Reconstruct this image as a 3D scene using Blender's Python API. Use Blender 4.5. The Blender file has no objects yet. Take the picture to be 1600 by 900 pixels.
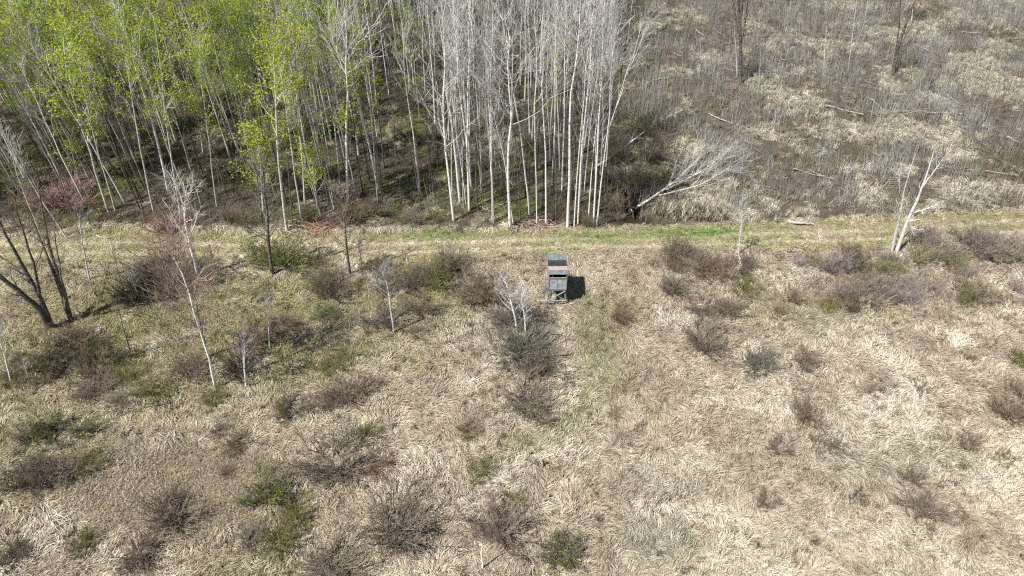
import bpy, math
import numpy as np
from mathutils import Vector, Matrix, Quaternion, Euler

# ------------------------------------------------------------------ camera, sky, sun, exposure
scene = bpy.context.scene
COL = scene.collection
CAM_H, PITCH, LENS = 40.0, math.radians(41.6), 24.0
cam_data = bpy.data.cameras.new('camera')
cam_data.lens = LENS
cam_data.sensor_width = 36.0
cam_data.clip_start = 0.5
cam_data.clip_end = 6000.0
cam = bpy.data.objects.new('camera', cam_data)
cam.location = (0, 0, CAM_H)
cam.rotation_euler = (math.pi / 2 - PITCH, 0, 0)
COL.objects.link(cam)
scene.camera = cam

SUN_EL = math.radians(57.0)
SHADOW_AZ = math.radians(36.0)          # shadows run right and away from the camera
to_sun = Vector((-math.cos(SHADOW_AZ) * math.cos(SUN_EL), -math.sin(SHADOW_AZ) * math.cos(SUN_EL), math.sin(SUN_EL)))
world = bpy.data.worlds.new('World')
scene.world = world
world.use_nodes = True
wn = world.node_tree
sky = wn.nodes.new('ShaderNodeTexSky')
sky.sky_type = 'NISHITA'
sky.sun_disc = False
sky.sun_elevation = SUN_EL
sky.sun_rotation = math.atan2(to_sun.x, to_sun.y)
bg = wn.nodes['Background']
bg.inputs['Strength'].default_value = 0.05
wn.links.new(sky.outputs[0], bg.inputs[0])
sun_data = bpy.data.lights.new('sun', 'SUN')
sun_data.energy = 5.0
sun_data.angle = math.radians(0.53)
sun_data.color = (1.0, 0.968, 0.915)
sun = bpy.data.objects.new('sun', sun_data)
sun.rotation_euler = (-to_sun).to_track_quat('-Z', 'Y').to_euler()
sun.location = (-30, -20, 80)
COL.objects.link(sun)
scene.view_settings.view_transform = 'Standard'
scene.view_settings.look = 'None'
scene.view_settings.gamma = 1.0
scene.view_settings.exposure = 0.68
scene.cycles.max_bounces = 4
scene.cycles.diffuse_bounces = 2
scene.cycles.use_denoising = False
scene.cycles.filter_width = 1.2
scene.cycles.transparent_max_bounces = 4

RNG = np.random.default_rng(11)
F = 1600 * LENS / 36.0
CT, ST = math.cos(PITCH), math.sin(PITCH)

# ------------------------------------------------------------------ picture <-> place
def ground_at(px, py):
    """where the line of sight through a point of the photograph meets the ground plane"""
    u = (np.asarray(px, float) - 800) / F
    v = (450 - np.asarray(py, float)) / F
    t = CAM_H / (ST - v * CT)
    return u * t, (CT + v * ST) * t

def at_depth(px, py, Y):
    u = (px - 800) / F
    v = (450 - py) / F
    t = Y / (CT + v * ST)
    return u * t, CAM_H + (-ST + v * CT) * t

def to_pic(x, y, z=0.0):
    zc = y * CT + (CAM_H - z) * ST
    return 800 + F * x / zc, 450 - F * (y * ST - (CAM_H - z) * CT) / zc

def m_per_px(py):
    x, y = ground_at(800, py)
    return (y * CT + CAM_H * ST) / F

# ------------------------------------------------------------------ noise and regions
_tab = np.random.default_rng(5).random((256, 256))
def vnoise(x, y, s, seed=0):
    x = np.asarray(x, float) / s + seed * 17.31
    y = np.asarray(y, float) / s + seed * 9.77
    xi = np.floor(x).astype(int); yi = np.floor(y).astype(int)
    fx = x - xi; fy = y - yi
    fx = fx * fx * (3 - 2 * fx); fy = fy * fy * (3 - 2 * fy)
    a = _tab[xi % 256, yi % 256]; b = _tab[(xi + 1) % 256, yi % 256]
    c = _tab[xi % 256, (yi + 1) % 256]; d = _tab[(xi + 1) % 256, (yi + 1) % 256]
    return (a * (1 - fx) + b * fx) * (1 - fy) + (c * (1 - fx) + d * fx) * fy

def fbm(x, y, s, seed=0, o=3):
    r = 0; w = 0
    for k in range(o):
        r = r + vnoise(x, y, s / 2 ** k, seed + k) / 2 ** k; w += 1 / 2 ** k
    return r / w

def sstep(e0, e1, x):
    t = np.clip((x - e0) / (e1 - e0), 0, 1)
    return t * t * (3 - 2 * t)

def blob(px, py, cx, cy, rx, ry):
    d = ((px - cx) / rx) ** 2 + ((py - cy) / ry) ** 2
    return np.exp(-d * 1.2)

def poly_dist(px, py, pts):
    """distance in picture units to a polyline"""
    best = np.full(np.shape(px), 1e9)
    for (x0, y0), (x1, y1) in zip(pts[:-1], pts[1:]):
        dx, dy = x1 - x0, y1 - y0
        t = np.clip(((px - x0) * dx + (py - y0) * dy) / (dx * dx + dy * dy), 0, 1)
        best = np.minimum(best, np.hypot(px - x0 - t * dx, py - y0 - t * dy))
    return best

def inside(px, py, poly):
    px = np.asarray(px, float); py = np.asarray(py, float)
    r = np.zeros(px.shape, bool)
    n = len(poly)
    for i in range(n):
        x0, y0 = poly[i]; x1, y1 = poly[(i + 1) % n]
        if y0 == y1: continue
        c = ((y0 > py) != (y1 > py)) & (px < (x1 - x0) * (py - y0) / (y1 - y0) + x0)
        r ^= c
    return r

FOREST = [(-260, -70), (1000, -70), (985, 60), (965, 150), (950, 250), (944, 352), (800, 354), (545, 338), (440, 360), (350, 346), (200, 336), (100, 374), (-260, 384)]
TRAIL_TOP = ([-400, 0, 200, 440, 560, 800, 950, 1200, 1400, 1600, 2000], [372, 372, 352, 366, 360, 360, 358, 352, 340, 330, 318])
TRAIL_BOT = ([-400, 0, 200, 450, 600, 800, 1000, 1200, 1400, 1600, 2000], [412, 412, 410, 412, 408, 402, 396, 394, 388, 378, 365])
RUTS = [[(-80, 399), (200, 395), (440, 399), (600, 394), (800, 389), (1000, 385), (1200, 380), (1400, 373), (1680, 358)], [(-80, 385), (200, 379), (440, 385), (600, 380), (800, 376), (1000, 373), (1200, 367), (1400, 358), (1680, 342)]]
LOOP = [(905, 465), (925, 500), (935, 560), (930, 610), (905, 655), (870, 682), (800, 690), (690, 690), (560, 668), (400, 660), (200, 662), (-80, 655)]

def height(x, y):
    x = np.asarray(x, float); y = np.asarray(y, float)
    return (fbm(x, y, 9.0, 3) - .5) * 0.45 + (vnoise(x, y, 1.7, 8) - .5) * 0.12

def fields(x, y):
    """named cover fields of the place, each 0..1"""
    px, py = to_pic(x, y)
    wx = (fbm(x, y, 5, 21) - .5) * 60; wy = (fbm(x, y, 5, 31) - .5) * 36
    qx, qy = px + wx, py + wy
    top = np.interp(qx, *TRAIL_TOP); bot = np.interp(qx, *TRAIL_BOT)
    ty = py + wy * .35
    trail = sstep(top - 6, top + 5, ty) * (1 - sstep(bot - 9, bot + 7, ty))
    fl = inside(px, py, FOREST) | ((px < 946) & (py < top) & (py > 330))
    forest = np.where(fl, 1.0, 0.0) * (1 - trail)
    # shrubby fringe right of the wood, its deep shade put into darker tints
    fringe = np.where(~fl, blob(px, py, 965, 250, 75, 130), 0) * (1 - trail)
    clear = ((py < top) & ~fl).astype(float)
    meadow = (py > bot).astype(float)
    loop = np.exp(-(poly_dist(px + wx * .25, py + wy * .25, LOOP[:7]) / 20) ** 2)
    loop2 = np.exp(-(poly_dist(px + wx * .25, py + wy * .25, LOOP[6:]) / 13) ** 2)
    olive = meadow * np.clip(blob(qx, qy, 180, 520, 260, 120) * .9 + blob(qx, qy, 470, 560, 130, 90) * .55 + blob(qx, qy, 60, 690, 160, 50) * .6
                             + blob(qx, qy, 560, 460, 200, 36) * .6 + blob(qx, qy, 430, 860, 190, 70) * .35, 0, 1)
    low = meadow * np.clip(blob(qx, qy, 1030, 850, 95, 45) + blob(qx, qy, 1380, 720, 130, 45) * .8 + blob(qx, qy, 1280, 510, 90, 26) * .6
                           + blob(qx, qy, 770, 525, 70, 40) * .5 + blob(qx, qy, 1050, 740, 150, 35) * .5 + blob(qx, qy, 1230, 850, 80, 40) * .5
                           + blob(qx, qy, 740, 800, 30, 70) * .4, 0, 1)
    short = meadow * np.clip(blob(qx, qy, 250, 760, 300, 110) * 1.3, 0, 1)
    return dict(px=px, py=py, trail=trail, forest=forest, fringe=fringe, clear=clear, meadow=meadow, loop=loop, loop2=loop2, olive=olive, low=low, short=short)

# ------------------------------------------------------------------ mesh building
class MB:
    def __init__(s):
        s.v, s.f, s.c, s.m, s.n = [], [], [], [], 0
    def add(s, v, f, c=0.5, m=0):
        v = np.asarray(v, float).reshape(-1, 3); f = np.asarray(f, int).reshape(-1, 4)
        s.v.append(v); s.f.append(f + s.n)
        s.c.append(np.broadcast_to(np.asarray(c, float), (len(v),)).copy())
        s.m.append(np.full(len(f), m, int)); s.n += len(v)
        return s
    def tubes(s, P, R, k=3, c=0.5, m=0):
        """P: B x n x 3 paths, R: B x n radii"""
        B, n, _ = P.shape
        T = np.gradient(P, axis=1)
        T /= np.linalg.norm(T, axis=2, keepdims=True) + 1e-9
        ref = np.where(np.abs(T[:, :1, 2:3]) > .8, np.array([1., 0, 0]), np.array([0, 0, 1.]))
        ref = np.broadcast_to(ref, T.shape)
        A = np.cross(T, ref); A /= np.linalg.norm(A, axis=2, keepdims=True) + 1e-9
        Bn = np.cross(T, A)
        ang = np.arange(k) * 2 * math.pi / k
        V = P[:, :, None, :] + R[:, :, None, None] * (A[:, :, None, :] * np.cos(ang)[None, None, :, None] + Bn[:, :, None, :] * np.sin(ang)[None, None, :, None])
        i = np.arange(n - 1)[:, None]; j = np.arange(k)[None, :]
        q = np.stack([i * k + j, i * k + (j + 1) % k, (i + 1) * k + (j + 1) % k, (i + 1) * k + j], -1).reshape(-1, 4)
        Q = (np.arange(B) * n * k)[:, None, None] + q[None]
        cc = np.repeat(np.broadcast_to(np.asarray(c, float), (B,)), n * k)
        return s.add(V.reshape(-1, 3), Q.reshape(-1, 4), cc, m)
    def ribbons(s, P, W, c, m=0, side=None):
        """flat curved blades; W: B x n half widths"""
        B, n, _ = P.shape
        T = np.gradient(P, axis=1)
        if side is None:
            side = np.cross(T, np.array([0, 0, 1.]))
            side /= np.linalg.norm(side, axis=2, keepdims=True) + 1e-6
        V = np.stack([P - side * W[..., None], P + side * W[..., None]], 2)
        i = np.arange(n - 1)
        q = np.stack([2 * i, 2 * i + 1, 2 * i + 3, 2 * i + 2], -1)
        Q = (np.arange(B) * n * 2)[:, None, None] + q[None]
        return s.add(V.reshape(-1, 3), Q.reshape(-1, 4), np.repeat(c, n * 2), m)
    def cards(s, C, size, rng, c, m=0, flat=0.0):
        n = len(C)
        a = rng.normal(size=(n, 3)); a[:, 2] *= 1 - flat
        a /= np.linalg.norm(a, axis=1, keepdims=True)
        b = np.cross(a, rng.normal(size=(n, 3))); b /= np.linalg.norm(b, axis=1, keepdims=True)
        a = a * size[:, None]; b = b * size[:, None] * .75
        V = np.stack([C - a * .5 - b * .2, C - b * .55 + a * .05, C + a * .6, C + b * .55 + a * .05], 1)
        Q = np.arange(n * 4).reshape(n, 4)
        return s.add(V.reshape(-1, 3), Q, np.repeat(c, 4), m)
    def box(s, c, h, rot=None, col=.5, m=0):
        sg = np.array([[-1, -1, -1], [1, -1, -1], [1, 1, -1], [-1, 1, -1], [-1, -1, 1], [1, -1, 1], [1, 1, 1], [-1, 1, 1]], float)
        v = sg * np.asarray(h, float)
        if rot is not None: v = v @ np.array(rot.to_matrix()).T
        v = v + np.asarray(c, float)
        return s.add(v, [[0, 3, 2, 1], [4, 5, 6, 7], [0, 1, 5, 4], [1, 2, 6, 5], [2, 3, 7, 6], [3, 0, 4, 7]], col, m)
    def bar(s, a, b, w, t, col=.5, m=0):
        a, b = Vector(a), Vector(b)
        q = (b - a).to_track_quat('Z', 'Y')
        return s.box((a + b) / 2, (w / 2, t / 2, (b - a).length / 2), q, col, m)
    def data(s):
        return np.concatenate(s.v), np.concatenate(s.f), np.concatenate(s.c), np.concatenate(s.m)
    def mesh(s, name, mats, smooth=False):
        v, f, c, m = s.data()
        me = bpy.data.meshes.new(name)
        fill(me, v, f)
        me.attributes.new('bc', 'FLOAT', 'POINT').data.foreach_set('value', c.astype(np.float32))
        for mt in mats: me.materials.append(mt)
        me.polygons.foreach_set('material_index', m.astype(np.int32))
        me.polygons.foreach_set('use_smooth', np.full(len(f), bool(smooth)))
        me.update(calc_edges=True)
        return me

def fill(me, v, f):
    me.vertices.add(len(v)); me.vertices.foreach_set('co', v.astype(np.float32).ravel())
    me.loops.add(len(f) * 4); me.loops.foreach_set('vertex_index', f.astype(np.int32).ravel())
    me.polygons.add(len(f)); me.polygons.foreach_set('loop_start', np.arange(len(f), dtype=np.int32) * 4)

def sprout(rng, P, R, n, tr, L, spread, up, npts, rmul, rmin=.006, wob=.06, outp=None):
    """n new shoots from each path"""
    B, K, _ = P.shape
    idx = np.repeat(np.arange(B), n); N = len(idx)
    t = rng.uniform(tr[0], tr[1], N)
    s = t * (K - 1) * .9999; i = s.astype(int); fr = (s - i)[:, None]
    pos = P[idx, i] * (1 - fr) + P[idx, i + 1] * fr
    tan = P[idx, i + 1] - P[idx, i]
    seg = np.linalg.norm(tan, axis=1, keepdims=True); tan = tan / (seg + 1e-9)
    r = R[idx, i] * (1 - fr[:, 0]) + R[idx, i + 1] * fr[:, 0]
    rnd = rng.normal(size=(N, 3))
    per = rnd - (rnd * tan).sum(1, keepdims=True) * tan
    per /= np.linalg.norm(per, axis=1, keepdims=True)
    sp = rng.uniform(spread[0], spread[1], N)[:, None]
    d = tan * np.cos(sp) + per * np.sin(sp)
    ln = (L(t, rng, N) if callable(L) else rng.uniform(L[0], L[1], N))[:, None, None]
    u = np.linspace(0, 1, npts)[None, :, None]
    path = pos[:, None, :] + ln * (d[:, None, :] * u + np.array([0, 0, 1.]) * up * u * u)
    path[:, 1:] += rng.normal(size=(N, npts - 1, 3)) * wob * ln * u[:, 1:]
    r0 = np.maximum(r * rmul * rng.uniform(.7, 1.1, N), rmin)
    rad = np.maximum(r0[:, None] * (1 - .75 * u[0, :, 0][None, :]), rmin * .7)
    return path, rad, t

# ------------------------------------------------------------------ materials
def new_mat(name, rough=.85):
    m = bpy.data.materials.new(name); m.use_nodes = True
    nt = m.node_tree; b = nt.nodes['Principled BSDF']
    b.inputs['Roughness'].default_value = rough
    b.inputs['Specular IOR Level'].default_value = .2
    return m, nt, b

def N(nt, t, **kw):
    n = nt.nodes.new(t)
    for k, v in kw.items(): setattr(n, k, v)
    return n

def ramp(nt, stops):
    r = N(nt, 'ShaderNodeValToRGB')
    e = r.color_ramp.elements
    while len(e) < len(stops): e.new(.5)
    for k, (p, c) in enumerate(stops):
        e[k].position = p; e[k].color = (*c, 1)
    return r

def mul(nt, a, b, typ='MULTIPLY', fac=1.0):
    n = N(nt, 'ShaderNodeMix', data_type='RGBA', blend_type=typ)
    n.inputs[0].default_value = fac
    for s, v in ((6, a), (7, b)):
        if hasattr(v, 'links'): nt.links.new(v, n.inputs[s])
        else: n.inputs[s].default_value = (*v, 1)
    return n.outputs[2]

def twig_mat(name, c0, c1, tint=None):
    """twig and blade material: shade between two colours by the piece's own value, tinted per thing"""
    m, nt, b = new_mat(name)
    a = N(nt, 'ShaderNodeAttribute', attribute_name='bc')
    r = ramp(nt, [(0, c0), (1, c1)])
    nt.links.new(a.outputs['Fac'], r.inputs[0])
    out = r.outputs[0]
    if tint == 'object':
        oi = N(nt, 'ShaderNodeObjectInfo'); out = mul(nt, out, oi.outputs['Color'])
    elif tint == 'instance':
        ia = N(nt, 'ShaderNodeAttribute', attribute_name='tint', attribute_type='INSTANCER'); out = mul(nt, out, ia.outputs['Color'])
    nt.links.new(out, b.inputs['Base Color'])
    return m

def leaf_mat(name, c0, c1, tint=None, trans=.45):
    m, nt, b = new_mat(name, .6)
    a = N(nt, 'ShaderNodeAttribute', attribute_name='bc')
    r = ramp(nt, [(0, c0), (1, c1)])
    nt.links.new(a.outputs['Fac'], r.inputs[0])
    out = r.outputs[0]
    if tint == 'object':
        oi = N(nt, 'ShaderNodeObjectInfo'); out = mul(nt, out, oi.outputs['Color'])
    elif tint == 'instance':
        ia = N(nt, 'ShaderNodeAttribute', attribute_name='tint', attribute_type='INSTANCER'); out = mul(nt, out, ia.outputs['Color'])
    nt.links.new(out, b.inputs['Base Color'])
    tr = N(nt, 'ShaderNodeBsdfTranslucent'); nt.links.new(out, tr.inputs[0])
    mx = N(nt, 'ShaderNodeMixShader'); mx.inputs[0].default_value = trans
    nt.links.new(b.outputs[0], mx.inputs[1]); nt.links.new(tr.outputs[0], mx.inputs[2])
    nt.links.new(mx.outputs[0], nt.nodes['Material Output'].inputs[0])
    return m

def bark_mat(name, pale, mid, dark, amount=.42, tint=None):
    m, nt, b = new_mat(name, .8)
    tc = N(nt, 'ShaderNodeTexCoord')
    mp = N(nt, 'ShaderNodeMapping'); mp.inputs['Scale'].default_value = (2.2, 2.2, 5.0)
    nt.links.new(tc.outputs['Object'], mp.inputs[0])
    n1 = N(nt, 'ShaderNodeTexNoise'); n1.inputs['Scale'].default_value = 1.4; n1.inputs['Detail'].default_value = 5
    nt.links.new(mp.outputs[0], n1.inputs[0])
    r = ramp(nt, [(amount - .14, dark), (amount, mid), (amount + .14, pale)])
    nt.links.new(n1.outputs[0], r.inputs[0])
    out = r.outputs[0]
    if tint == 'object':
        oi = N(nt, 'ShaderNodeObjectInfo'); out = mul(nt, out, oi.outputs['Color'])
    nt.links.new(out, b.inputs['Base Color'])
    bp = N(nt, 'ShaderNodeBump'); bp.inputs['Strength'].default_value = .4; bp.inputs['Distance'].default_value = .02
    nt.links.new(n1.outputs[0], bp.inputs['Height']); nt.links.new(bp.outputs[0], b.inputs['Normal'])
    return m

M = {}
M['birch_bark'] = bark_mat('birch_bark', (.82, .805, .78), (.66, .64, .61), (.10, .09, .08), .41, 'object')
M['aspen_bark'] = bark_mat('aspen_bark', (.55, .55, .49), (.40, .40, .34), (.10, .09, .07), .42, 'object')
M['dark_bark'] = bark_mat('dark_bark', (.20, .175, .15), (.10, .088, .075), (.035, .03, .026), .47, 'object')
M['dead_bark'] = bark_mat('dead_bark', (.70, .68, .65), (.54, .52, .49), (.22, .20, .18), .40)
M['pale_twig'] = twig_mat('pale_twig', (.11, .10, .092), (.70, .68, .65), 'object')
M['brown_twig'] = twig_mat('brown_twig', (.09, .075, .065), (.26, .225, .20), 'object')
M['shrub_twig'] = twig_mat('shrub_twig', (.35, .35, .35), (1, 1, 1), 'object')
M['aspen_leaf'] = leaf_mat('aspen_leaf', (.22, .285, .014), (.52, .60, .045), 'object', .5)
M['shrub_leaf'] = leaf_mat('shrub_leaf', (.14, .19, .025), (.30, .37, .06), 'object')
M['blade'] = twig_mat('blade', (.15, .14, .125), (1.25, 1.25, 1.25), 'instance')
M['brush'] = twig_mat('brush', (.35, .35, .35), (1.05, 1.05, 1.05), 'instance')

# ------------------------------------------------------------------ ground sheet
def graded(lo, hi, step, far):
    core = np.arange(lo, hi + step / 2, step)
    ext = [3, 8, 18, 40, 90, 200, 450, 1000, 2200]
    ext = [e for e in ext if e < far] + [far]
    return np.concatenate([lo - np.array(ext[::-1]), core, hi + np.array(ext)])

gx = graded(-105, 105, .5, 4000); gy = graded(8, 150, .5, 4000)
X, Y = np.meshgrid(gx, gy)
Xf, Yf = X.ravel(), Y.ravel()
Zf = height(Xf, Yf)
nx, ny = len(gx), len(gy)
ii, jj = np.meshgrid(np.arange(nx - 1), np.arange(ny - 1))
a = (jj * nx + ii).ravel()
quads = np.stack([a, a + 1, a + nx + 1, a + nx], 1)
vis = (Yf > 12) & (Yf < 260) & (np.abs(Xf) < 220)
fl = fields(np.where(vis, Xf, 0), np.where(vis, Yf, 40))

STRAW = np.array([.42, .345, .235]); THATCH = np.array([.27, .215, .145]); LITTER = np.array([.07, .058, .043])
GREEN = np.array([.15, .20, .05]); OLIVE = np.array([.22, .205, .095]); GREYGREEN = np.array([.24, .235, .165]); BRUSHFLOOR = np.array([.082, .067, .053])

def mixc(a, b, w):
    w = np.asarray(w)[:, None]
    return a * (1 - w) + b * w

def ground_colour(x, y, f):
    n1 = fbm(x, y, 4.0, 41); n2 = fbm(x, y, 1.2, 47); n3 = fbm(x, y, 9, 53)
    c = np.broadcast_to(THATCH, (len(x), 3)).copy() * (0.8 + .45 * n2)[:, None]
    c = mixc(c, OLIVE * .62, f['olive'] * sstep(.3, .65, n1) * .8)
    c = mixc(c, GREYGREEN * .8, f['low'] * .7)
    c = mixc(c, BRUSHFLOOR, f['clear'] * .85)
    c = mixc(c, STRAW * .6, f['clear'] * sstep(.60, .72, n3) * .4)
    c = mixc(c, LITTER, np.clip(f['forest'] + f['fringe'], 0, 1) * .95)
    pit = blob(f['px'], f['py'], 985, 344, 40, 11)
    mud_shade = blob(f['px'], f['py'], 1004, 355, 26, 6)
    c = mixc(c, LITTER * .4, np.clip(pit * 1.3, 0, 1)); c = mixc(c, np.array([.012, .011, .010]), np.clip(mud_shade * 1.6, 0, 1))  # wet mud, with the hollow's shade put into its near-black colour
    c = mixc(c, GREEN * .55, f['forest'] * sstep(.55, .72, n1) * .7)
    c = mixc(c, mixc(np.broadcast_to(STRAW * .85, c.shape), GREEN * 1.1, sstep(.38, .62, n1) * .7), f['trail'] * .9)
    c = mixc(c, OLIVE, f['loop'] * .7); c = mixc(c, STRAW * .8, f['loop2'] * .6)
    return c

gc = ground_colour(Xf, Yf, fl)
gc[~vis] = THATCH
me = bpy.data.meshes.new('ground')
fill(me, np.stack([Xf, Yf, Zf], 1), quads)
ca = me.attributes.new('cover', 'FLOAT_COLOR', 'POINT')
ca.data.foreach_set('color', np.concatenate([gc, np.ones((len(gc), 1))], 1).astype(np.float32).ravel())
me.polygons.foreach_set('use_smooth', np.ones(len(quads), bool))
me.update(calc_edges=True)
gm, nt, b = new_mat('earth', .95)
ga = N(nt, 'ShaderNodeAttribute', attribute_name='cover')
tc = N(nt, 'ShaderNodeTexCoord')
n1 = N(nt, 'ShaderNodeTexNoise'); n1.inputs['Scale'].default_value = 5.5; n1.inputs['Detail'].default_value = 7; n1.inputs['Roughness'].default_value = .7
n2 = N(nt, 'ShaderNodeTexNoise'); n2.inputs['Scale'].default_value = 1.1; n2.inputs['Detail'].default_value = 4
nt.links.new(tc.outputs['Object'], n1.inputs[0]); nt.links.new(tc.outputs['Object'], n2.inputs[0])
r1 = ramp(nt, [(.3, (.45, .42, .38)), (.7, (1.35, 1.33, 1.3))]); nt.links.new(n1.outputs[0], r1.inputs[0])
r2 = ramp(nt, [(.3, (.78, .76, .74)), (.7, (1.2, 1.2, 1.18))]); nt.links.new(n2.outputs[0], r2.inputs[0])
o = mul(nt, ga.outputs['Color'], r1.outputs[0]); o = mul(nt, o, r2.outputs[0])
nt.links.new(o, b.inputs['Base Color'])
bp = N(nt, 'ShaderNodeBump'); bp.inputs['Strength'].default_value = .9; bp.inputs['Distance'].default_value = .12
nt.links.new(n1.outputs[0], bp.inputs['Height']); nt.links.new(bp.outputs[0], b.inputs['Normal'])
me.materials.append(gm)
ground = bpy.data.objects.new('ground', me); COL.objects.link(ground)
ground['kind'] = 'structure'

# ------------------------------------------------------------------ scattered cover, one object each
def scatter(name, protos, mats, pts, rot, scl, idx, tint, label, cat):
    """one object that holds its small pieces and the points they stand on"""
    vs, fs, cs, ms, pid, n = [], [], [], [], [], 0
    for k, mb in enumerate(protos):
        v, f, c, m = mb.data()
        vs.append(v); fs.append(f + n); cs.append(c); ms.append(m); pid.append(np.full(len(v), k)); n += len(v)
    npt = len(pts); vs.append(pts); cs.append(np.zeros(npt)); pid.append(np.full(npt, -1))
    v = np.concatenate(vs); f = np.concatenate(fs)
    me = bpy.data.meshes.new(name); fill(me, v, f)
    def att(nm, typ, arr, key, dim):
        full = np.zeros((len(v), dim), np.float32 if typ != 'INT' else np.int32); full[n:] = arr.reshape(npt, dim)
        me.attributes.new(nm, typ, 'POINT').data.foreach_set(key, full.ravel())
    me.attributes.new('bc', 'FLOAT', 'POINT').data.foreach_set('value', np.concatenate(cs).astype(np.float32))
    me.attributes.new('pid', 'INT', 'POINT').data.foreach_set('value', np.concatenate(pid).astype(np.int32))
    att('rot', 'FLOAT_VECTOR', rot, 'vector', 3); att('scl', 'FLOAT_VECTOR', scl, 'vector', 3)
    att('idx', 'INT', idx, 'value', 1); att('tint', 'FLOAT_VECTOR', tint, 'vector', 3)
    for mt in mats: me.materials.append(mt)
    me.polygons.foreach_set('material_index', np.concatenate(ms).astype(np.int32))
    me.update(calc_edges=True)
    ob = bpy.data.objects.new(name, me); COL.objects.link(ob)
    ob['kind'] = 'stuff'; ob['label'] = label; ob['category'] = cat
    md = ob.modifiers.new('scatter', 'NODES'); md.node_group = scatter_group()
    return ob

_sg = None
def scatter_group():
    global _sg
    if _sg: return _sg
    g = bpy.data.node_groups.new('scatter', 'GeometryNodeTree')
    g.interface.new_socket('Geometry', in_out='INPUT', socket_type='NodeSocketGeometry')
    g.interface.new_socket('Geometry', in_out='OUTPUT', socket_type='NodeSocketGeometry')
    gi = g.nodes.new('NodeGroupInput'); go = g.nodes.new('NodeGroupOutput')
    def named(nm, typ):
        a = g.nodes.new('GeometryNodeInputNamedAttribute'); a.data_type = typ; a.inputs['Name'].default_value = nm
        return a.outputs['Attribute']
    pid = named('pid', 'INT')
    cmp_ = g.nodes.new('FunctionNodeCompare'); cmp_.data_type = 'INT'; cmp_.operation = 'GREATER_EQUAL'
    ia = [s for s in cmp_.inputs if s.type == 'INT']
    g.links.new(pid, ia[0]); ia[1].default_value = 0
    sep = g.nodes.new('GeometryNodeSeparateGeometry'); sep.domain = 'POINT'
    g.links.new(gi.outputs[0], sep.inputs['Geometry']); g.links.new(cmp_.outputs['Result'], sep.inputs['Selection'])
    spl = g.nodes.new('GeometryNodeSplitToInstances'); spl.domain = 'POINT'
    g.links.new(sep.outputs['Selection'], spl.inputs['Geometry'])
    g.links.new(pid, spl.inputs['Group ID'])
    iop = g.nodes.new('GeometryNodeInstanceOnPoints')
    g.links.new(sep.outputs['Inverted'], iop.inputs['Points'])
    g.links.new(spl.outputs['Instances'], iop.inputs['Instance'])
    iop.inputs['Pick Instance'].default_value = True
    g.links.new(named('idx', 'INT'), iop.inputs['Instance Index'])
    e2r = g.nodes.new('FunctionNodeEulerToRotation')
    g.links.new(named('rot', 'FLOAT_VECTOR'), e2r.inputs[0]); g.links.new(e2r.outputs[0], iop.inputs['Rotation'])
    g.links.new(named('scl', 'FLOAT_VECTOR'), iop.inputs['Scale'])
    g.links.new(iop.outputs['Instances'], go.inputs[0])
    _sg = g
    return g

def matted_tuft(rng, n, R, L, lean, w, fan, h):
    """dry blades that rise, bend over and lie out mostly along +x"""
    mb = MB()
    a0 = rng.uniform(0, 2 * math.pi, n); r0 = R * np.sqrt(rng.random(n))
    root = np.stack([np.cos(a0) * r0, np.sin(a0) * r0, np.full(n, -.03)], 1)
    th = rng.normal(0, fan, n); ln = rng.uniform(L[0], L[1], n)
    d = np.stack([np.cos(th), np.sin(th), np.zeros(n)], 1)
    hz = rng.uniform(h[0], h[1], n)
    u = np.array([0, .3, .65, 1.0])
    out = np.array([0, .22, .62, 1.0]) if lean else np.array([0, .1, .28, .5])
    upz = np.array([0, .75, 1.0, .55]) if lean else np.array([0, .4, .78, 1.0])
    P = root[:, None, :] + d[:, None, :] * (ln[:, None] * out[None])[..., None]
    P[:, :, 2] += hz[:, None] * upz[None]
    P[:, 1:, :2] += rng.normal(size=(n, 3, 2)) * .05
    W = rng.uniform(w[0], w[1], n)[:, None] * np.array([.8, 1, .8, .25])[None]
    mb.ribbons(P, W, np.clip(rng.beta(1.6, 1.4, n), 0, 1))
    return mb

rng = np.random.default_rng(2)
TUFTS = [matted_tuft(rng, 42, .24, (.35, .85), True, (.011, .022), .55, (.10, .34)) for _ in range(6)]       # 0-5 matted straw
TUFTS += [matted_tuft(rng, 30, .22, (.10, .30), False, (.009, .016), 2.0, (.08, .20)) for _ in range(3)]     # 6-8 short sward
TUFTS += [matted_tuft(rng, 26, .16, (.2, .5), False, (.008, .016), 2.5, (.35, .75)) for _ in range(3)]       # 9-11 standing tussock

def jitter_grid(x0, x1, y0, y1, step, rng, j=.5):
    xs = np.arange(x0, x1, step); ys = np.arange(y0, y1, step)
    X, Y = np.meshgrid(xs, ys)
    X = X.ravel() + rng.uniform(-j, j, X.size) * step; Y = Y.ravel() + rng.uniform(-j, j, Y.size) * step
    return X, Y

def in_view(x, y, pad):
    px, py = to_pic(x, y)
    return (px > -pad) & (px < 1600 + pad) & (py < 900 + pad) & (py > -60)

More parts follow.
